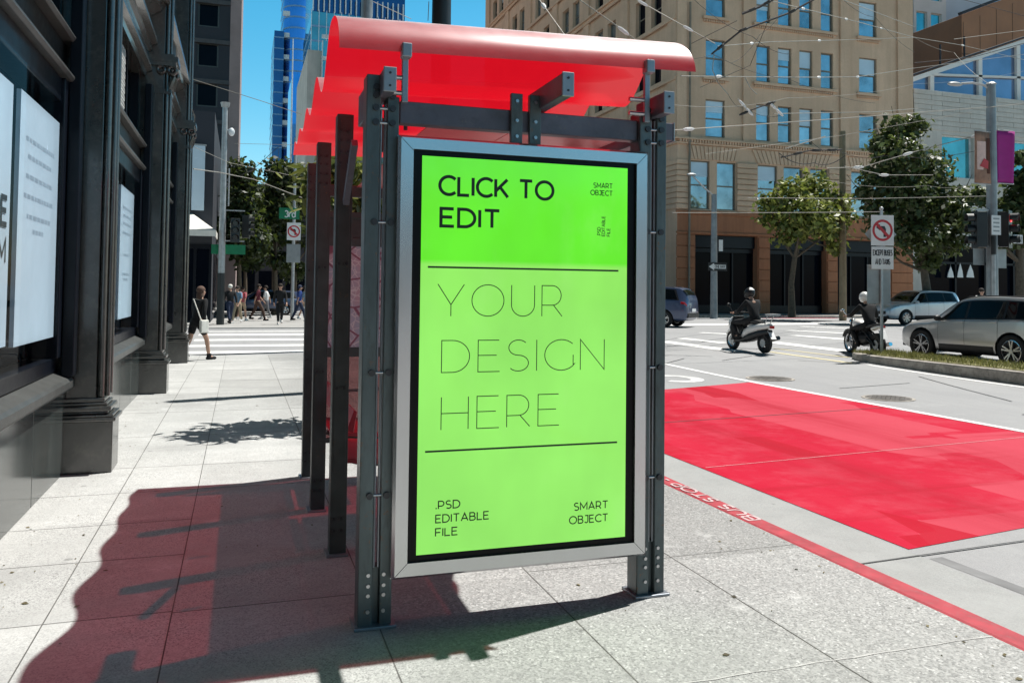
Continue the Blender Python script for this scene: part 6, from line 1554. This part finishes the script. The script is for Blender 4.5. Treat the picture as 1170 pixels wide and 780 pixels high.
figure('woman in black with bare legs and a white bag beside the storefront corner', (ft.x, ft.y, 0), rad(-48), J, 'c_black', 'c_black', 'c_black', 'c_brown', 1.58, 2., 'shorts', None, None, bag(1, 'c_bag', .80, (.08, .22, .30)), True)
def ped(label, u, vfeet, rz, top, bottom, shoes='c_black', h=1.68, st=.26, sl=1., legs='trousers', ex=None, hair='c_hair', hl=False):
    p = at_z(u, vfeet, .005); k = p.y
    return figure(label, (p.x, p.y, .005), rz, walker(st), top, bottom, shoes, hair, h, sl, legs, 'pedestrians at the far side of the crossing', None, ex, hl)
ped('pedestrian in black with a pale cap beside the slim lamp post foot', 262.5, 370, rad(15), 'c_black', 'c_navy', hair='c_bag', sl=2)
ped('pedestrian in a grey top and khaki trousers walking behind the one in black', 271, 369, rad(150), 'c_lightblue', 'c_khaki', 'c_white', 1.62, ex=backpack('c_grey'))
ped('pedestrian with a red backpack and bare legs walking toward the trees', 276, 366.5, rad(-30), 'c_pinkred', 'c_khaki', 'c_white', 1.60, legs='shorts', ex=backpack('c_red'))
ped('pedestrian in a maroon top and brown trousers striding to the right', 294, 366, rad(-88), 'c_maroon', 'c_brown', 'c_black', 1.72, .33)
ped('pedestrian in pale trousers walking just behind the maroon top', 304, 364.5, rad(80), 'c_white', 'c_grey', 'c_white', 1.66, .24)
ped('pedestrian all in black in the middle of the crossing', 319.5, 370.5, rad(185), 'c_black', 'c_black', 'c_white', 1.74, .16, 2.)
ped('pedestrian in a blue shirt beside the sign pole at the shelter edge', 341, 367, rad(-75), 'c_blue', 'c_navy', 'c_black', 1.70, .3, hair='c_navy')
ped('pedestrian in light blue half hidden by the shelter posts', 347, 365.5, rad(-80), 'c_lightblue', 'c_khaki', 'c_white', 1.66, .26, legs='shorts')
p = at(1121, 372, 32.)
figure('dark haired person in a white shirt standing behind the champagne car', (p.x, p.y, .15), rad(160), walker(.05, .04), 'c_white', 'c_navy', 'c_black', 'c_hair', 1.72, 1., 'trousers')
# riders, built in the two-wheelers' own frame
def rider(seat_y, seat_z, bar, foot, lean, head_fwd):
    J = {}; pz = seat_z+.10
    J['pelvis'] = (0, seat_y, pz); J['waist'] = (0, seat_y+lean*.35, pz+.17); J['chest'] = (0, seat_y+lean*.8, pz+.37); J['neck0'] = (0, seat_y+lean, pz+.50); J['neck'] = (0, seat_y+lean+.02, pz+.55); J['chin'] = (0, seat_y+lean+head_fwd*.7, pz+.60); J['head'] = (0, seat_y+lean+head_fwd, pz+.68); J['crown'] = (0, seat_y+lean+head_fwd, pz+.73)
    for a, s in (('L', -1), ('R', 1)):
        J['sh'+a] = (s*.19, seat_y+lean*.9, pz+.45); J['wr'+a] = (s*(bar[0]-.02), bar[1]-.06, bar[2]+.02); J['ha'+a] = (s*bar[0], bar[1]+.01, bar[2]+.01)
        sh, wr = Vector(J['sh'+a]), Vector(J['wr'+a]); m = (sh+wr)/2; J['el'+a] = (m.x+s*.09, m.y-.05, m.z-.11)
        J['hip'+a] = (s*.10, seat_y+.03, pz-.05); J['an'+a] = (s*foot[0], foot[1]-.06, foot[2]+.085); J['to'+a] = (s*foot[0], foot[1]+.10, foot[2]+.05)
        h, an = Vector(J['hip'+a]), Vector(J['an'+a]); J['kn'+a] = (s*(foot[0]+.03), max(h.y, an.y)+.26, (h.z*.62+an.z*.38)+.08)
    return J
figure('scooter rider in black with a black and white helmet, looking left', SCP, rad(2), rider(-.28, .80, (.31, .30, 1.03), (.16, .28, .34), .14, .10), 'c_black', 'c_black', 'c_black', h=1.7, sleeves=2., helmet=('plastic', 'car_glass', 'white_paint'), head_turn=-.2)
figure('motorcycle rider in black with a plain white helmet', MCP, rad(-14), rider(-.32, .74, (.36, .30, 1.01), (.20, .0, .24), .20, .10), 'c_black', 'c_black', 'c_black', h=1.7, sleeves=2., helmet=('white_paint', 'car_glass'), head_turn=.35)
# ------------------------------------------------------------------ trees
def leaf_cloud(clumps, n, size, seed, big=False, flat=.5, inner=.55):
    rnd = random.Random(seed); mb = MB(); tot = sum(c[1]*c[1] for c in clumps)
    for (c, r, sq) in clumps:
        c = Vector(c); k = int(n*r*r/tot)
        for _ in range(k):
            while True:
                d = Vector((rnd.uniform(-1, 1), rnd.uniform(-1, 1), rnd.uniform(-1, 1)))
                if .05 < d.length < 1: break
            rr = (inner+(1-inner)*rnd.random()**.6) if rnd.random() < .7 else rnd.random()*1.12; d = d.normalized()*rr
            # bumpy outline
            bump = 1+.55*math.sin(d.x*9+seed)*math.sin(d.y*8+c.x)*math.sin(d.z*9+c.z)
            p = c+Vector((d.x*r*bump, d.y*r*bump, d.z*r*sq*bump)); s = size*rnd.uniform(.6, 1.35)
            nrm = (d*.6+Vector((rnd.gauss(0, .6), rnd.gauss(0, .6), rnd.gauss(flat, .6)))).normalized()
            t = nrm.cross(Vector((rnd.uniform(-1, 1), rnd.uniform(-1, 1), rnd.uniform(-1, 1))))
            if t.length < .01: continue
            t.normalize(); b = nrm.cross(t)
            if big: mb.add([p-t*s, p-t*s*.3+b*s*.30, p+t*s*.5+b*s*.24, p+t*s, p+t*s*.5-b*s*.24, p-t*s*.3-b*s*.30, p-t*s*.2-nrm*s*.06], [(0, 6, 1), (6, 2, 1), (6, 3, 2), (0, 5, 6), (6, 5, 4), (6, 4, 3)])
            else: mb.add([p-t*s, p+b*s*.55, p+t*s, p-b*s*.55], [(0, 1, 2, 3)])
    return mb
def tree(name, label, base, clumps, trunk, leaf, n, size, seed, group=None, big=False, r0=.14, inner=.55):
    t = thing(name, label, 'tree', base, 0, group); W = dict(parent=t, world=True); rnd = random.Random(seed)
    tb = MB(); tb.tube(trunk, [r0*(1.25-.5*i/(len(trunk)-1)) if i else r0*1.5 for i in range(len(trunk))], 10)
    tp = Vector(trunk[-1])
    for c, r, sq in clumps:
        c = Vector(c); s = Vector(trunk[-1 if rnd.random() < .6 else -2]); m = s.lerp(c, .5)+Vector((rnd.uniform(-.2, .2), rnd.uniform(-.2, .2), -.15*r))
        tb.tube([s, m, c, c+(c-m)*.5], [r0*.5, r0*.32, r0*.16, r0*.05], 7)
        for k in range(3):
            e = c+Vector((rnd.uniform(-1, 1), rnd.uniform(-1, 1), rnd.uniform(-.4, .9)))*r*.8; tb.tube([m.lerp(c, .6), (m+e)/2+Vector((0, 0, .1)), e], [r0*.18, r0*.1, r0*.03], 5)
    tb.build('trunk', M['bark'], smooth=60, **W)
    leaf_cloud(clumps, n, size, seed, big, inner=inner).build('crown', M[leaf], **W)
    return t
def A(u, v, d): return tuple(at(u, v, d))
# ficus with bright crown
d = 43.; rs = d/944
def clump(u, v, dd, rpx, sq=.85): return (A(u, v, dd), rpx*.86*dd/944, sq)
base = A(905, 361, 46); base = (base[0], base[1], .29); d = 46.
tree('ficus_tree', 'round ficus with bright yellow green crown and thin bare trunk before dark shop bays', base,
     [clump(905, 222, d, 26), clump(930, 215, d+1, 27), clump(952, 235, d, 25), clump(918, 243, d-1, 30), clump(948, 262, d, 22, .8), clump(885, 245, d+1, 24), clump(905, 268, d, 22, .7), clump(935, 250, d-1.5, 28), clump(965, 250, d, 14), clump(955, 284, d, 13, .9), clump(876, 230, d+1, 15)],
     [base, A(904, 325, d), A(908, 295, d), A(915, 268, d)], 'leaf_yellow', 5000, .17, 3, 'street trees across the junction', r0=.15)
d = 42.; base = A(1062, 368, d); base = (base[0], base[1], .20)
tree('ficus_tree', 'large dark ficus with tall ragged crown between the bright ficus and the signal pole', base,
     [clump(1025, 150, d, 22), clump(1045, 145, d, 18), clump(1008, 165, d, 20), clump(1030, 178, d-1, 32), clump(1060, 195, d, 32), clump(1005, 205, d, 27), clump(1035, 225, d-1, 36), clump(1070, 235, d, 36), clump(1092, 250, d, 24), clump(1005, 240, d, 24), clump(1015, 262, d-1, 26), clump(1050, 270, d-1, 30, .8), clump(1085, 275, d, 24), clump(1060, 298, d, 18, .8), clump(1100, 222, d, 14), clump(985, 222, d, 12), clump(1015, 288, d, 13)],
     [base, A(1060, 340, d), A(1056, 310, d), A(1048, 260, d)], 'leaf', 9000, .17, 9, 'street trees across the junction', r0=.2)
d = 38.; base = A(1168, 368, d); base = (base[0], base[1], .2)
tree('ficus_tree', 'dark ficus cut off by the right picture edge behind the signal pole', base,
     [clump(1170, 180, d, 12), clump(1172, 225, d, 26), clump(1150, 245, d, 24), clump(1175, 265, d, 26), clump(1145, 275, d, 17, .8), clump(1168, 205, d, 16), clump(1120, 225, d, 15), clump(1112, 255, d, 16, .8), clump(1130, 262, d, 16)],
     [base, A(1166, 330, d), A(1165, 300, d), A(1166, 260, d)], 'leaf', 4600, .17, 21, 'street trees across the junction', r0=.18)
# magnolia close behind the shelter
tree('magnolia_tree', 'small magnolia with large glossy leaves close behind the bus shelter', (1.5, 10.0, 0),
     [((.88, 9.9, 2.85), .36, .75), ((1.1, 10.2, 2.6), .50, .7), ((1.05, 9.7, 2.98), .34, .6), ((1.5, 10., 2.9), .55, .7), ((1.35, 10.3, 2.45), .5, .6), ((2.0, 10.2, 2.75), .5, .7)],
     [(1.5, 10, 0), (1.48, 10.02, 1.2), (1.5, 10, 1.9), (1.45, 10, 2.3)], 'leaf_mag', 900, .125, 4, None, True, .07, .2)
# dark avenue beyond the crossing
for k, (x, y, top, w, sd) in enumerate(((-.1, 47, 8.6, 1.3, 31), (1.9, 50, 9.2, 1.9, 32), (3.3, 55, 9.6, 1.9, 33), (.3, 62, 9.5, 1.8, 34), (2.6, 72, 11, 2.4, 35))):
    rnd = random.Random(sd); cl = []
    for i in range(11): a = rnd.uniform(0, 6.28); q = rnd.uniform(.1, .9)*w; cl.append(((x+math.cos(a)*q, y+math.sin(a)*q, rnd.uniform(2.7 if i % 2 else 4.0, top-1.)), rnd.uniform(.7, 1.15), .8))
    cl.append(((x, y, top-.7), .8, .9))
    tree('avenue_tree', ['dark street tree leaning over the slim lamp post on the far pavement', 'dark dense street tree left of the green street sign', 'dark street tree behind the green street sign and shelter edge', 'dark street tree further down the pavement left of the sign', 'furthest and tallest dark street tree at the end of the pavement'][k], (x, y, 0), cl, [(x, y, 0), (x+.05, y, 1.5), (x, y, 3), (x+.05, y, 4.4)], 'leaf_dark', 5200, .17, sd, 'dark street trees beyond the crossing', r0=.13)
# ------------------------------------------------------------------ sun, sky, camera
SKY_LOW, SKY_HIGH = 1.8, .10
EL = rad(66.5); sdir = Vector((.416, .122, 0)).normalized()   # towards the sun, horizontally
S3 = Vector((sdir.x*math.cos(EL), sdir.y*math.cos(EL), math.sin(EL)))
ld = bpy.data.lights.new('sun', 'SUN'); ld.energy = 5.0; ld.angle = rad(.53); ld.color = (1., .975, .93)
lo_ = bpy.data.objects.new('sun', ld); COL.objects.link(lo_); lo_.rotation_euler = S3.to_track_quat('Z', 'Y').to_euler()
w = bpy.data.worlds.new('World'); SC.world = w; w.use_nodes = True; nt = w.node_tree; nt.nodes.clear()
sky = nt.nodes.new('ShaderNodeTexSky'); sky.sky_type = 'NISHITA'; sky.sun_disc = False; sky.sun_elevation = EL; sky.sun_rotation = math.atan2(sdir.x, sdir.y)
sky.air_density = 1.0; sky.dust_density = .6; sky.ozone_density = 1.2; sky.altitude = 0
# clear coastal air: the sky pales and brightens towards the horizon, deep overhead
hs_ = nt.nodes.new('ShaderNodeHueSaturation'); hs_.inputs['Hue'].default_value = .472; hs_.inputs['Saturation'].default_value = 1.5; hs_.inputs['Value'].default_value = 1.0
tc = nt.nodes.new('ShaderNodeTexCoord'); sx_ = nt.nodes.new('ShaderNodeSeparateXYZ'); nt.links.new(tc.outputs['Generated'], sx_.inputs[0])
mr = nt.nodes.new('ShaderNodeMapRange'); mr.interpolation_type = 'SMOOTHSTEP'; mr.inputs[1].default_value = .3; mr.inputs[2].default_value = .6; mr.inputs[3].default_value = SKY_LOW; mr.inputs[4].default_value = SKY_HIGH
nt.links.new(sx_.outputs[2], mr.inputs[0]); nt.links.new(mr.outputs[0], hs_.inputs['Value'])
bg = nt.nodes.new('ShaderNodeBackground'); bg.inputs[1].default_value = .065; o = nt.nodes.new('ShaderNodeOutputWorld')
nt.links.new(sky.outputs[0], hs_.inputs['Color']); nt.links.new(hs_.outputs[0], bg.inputs[0]); nt.links.new(bg.outputs[0], o.inputs[0])
cd = bpy.data.cameras.new('camera'); cam = bpy.data.objects.new('camera', cd); COL.objects.link(cam); SC.camera = cam
cd.sensor_width = 36; cd.sensor_fit = 'HORIZONTAL'; cd.lens = FPX/1170*36; cd.shift_x = 0; cd.shift_y = -(390-V0)/1170; cd.clip_start = .05; cd.clip_end = 3000
Rm = Matrix.Rotation(-YAW, 3, 'Z') @ Matrix.Rotation(PI/2+PITCH, 3, 'X') @ Matrix.Rotation(ROLL, 3, 'Z')
cam.matrix_world = Matrix.Translation((0, 0, EYE)) @ Rm.to_4x4()
SC.view_settings.view_transform = 'Standard'; SC.view_settings.look = 'None'; SC.view_settings.exposure = .5; SC.view_settings.gamma = 1
SC.view_settings.use_curve_mapping = False
SC.render.engine = 'CYCLES'
cy_ = SC.cycles; cy_.use_denoising = True; cy_.max_bounces = 8; cy_.transparent_max_bounces = 12; cy_.sample_clamp_indirect = 6
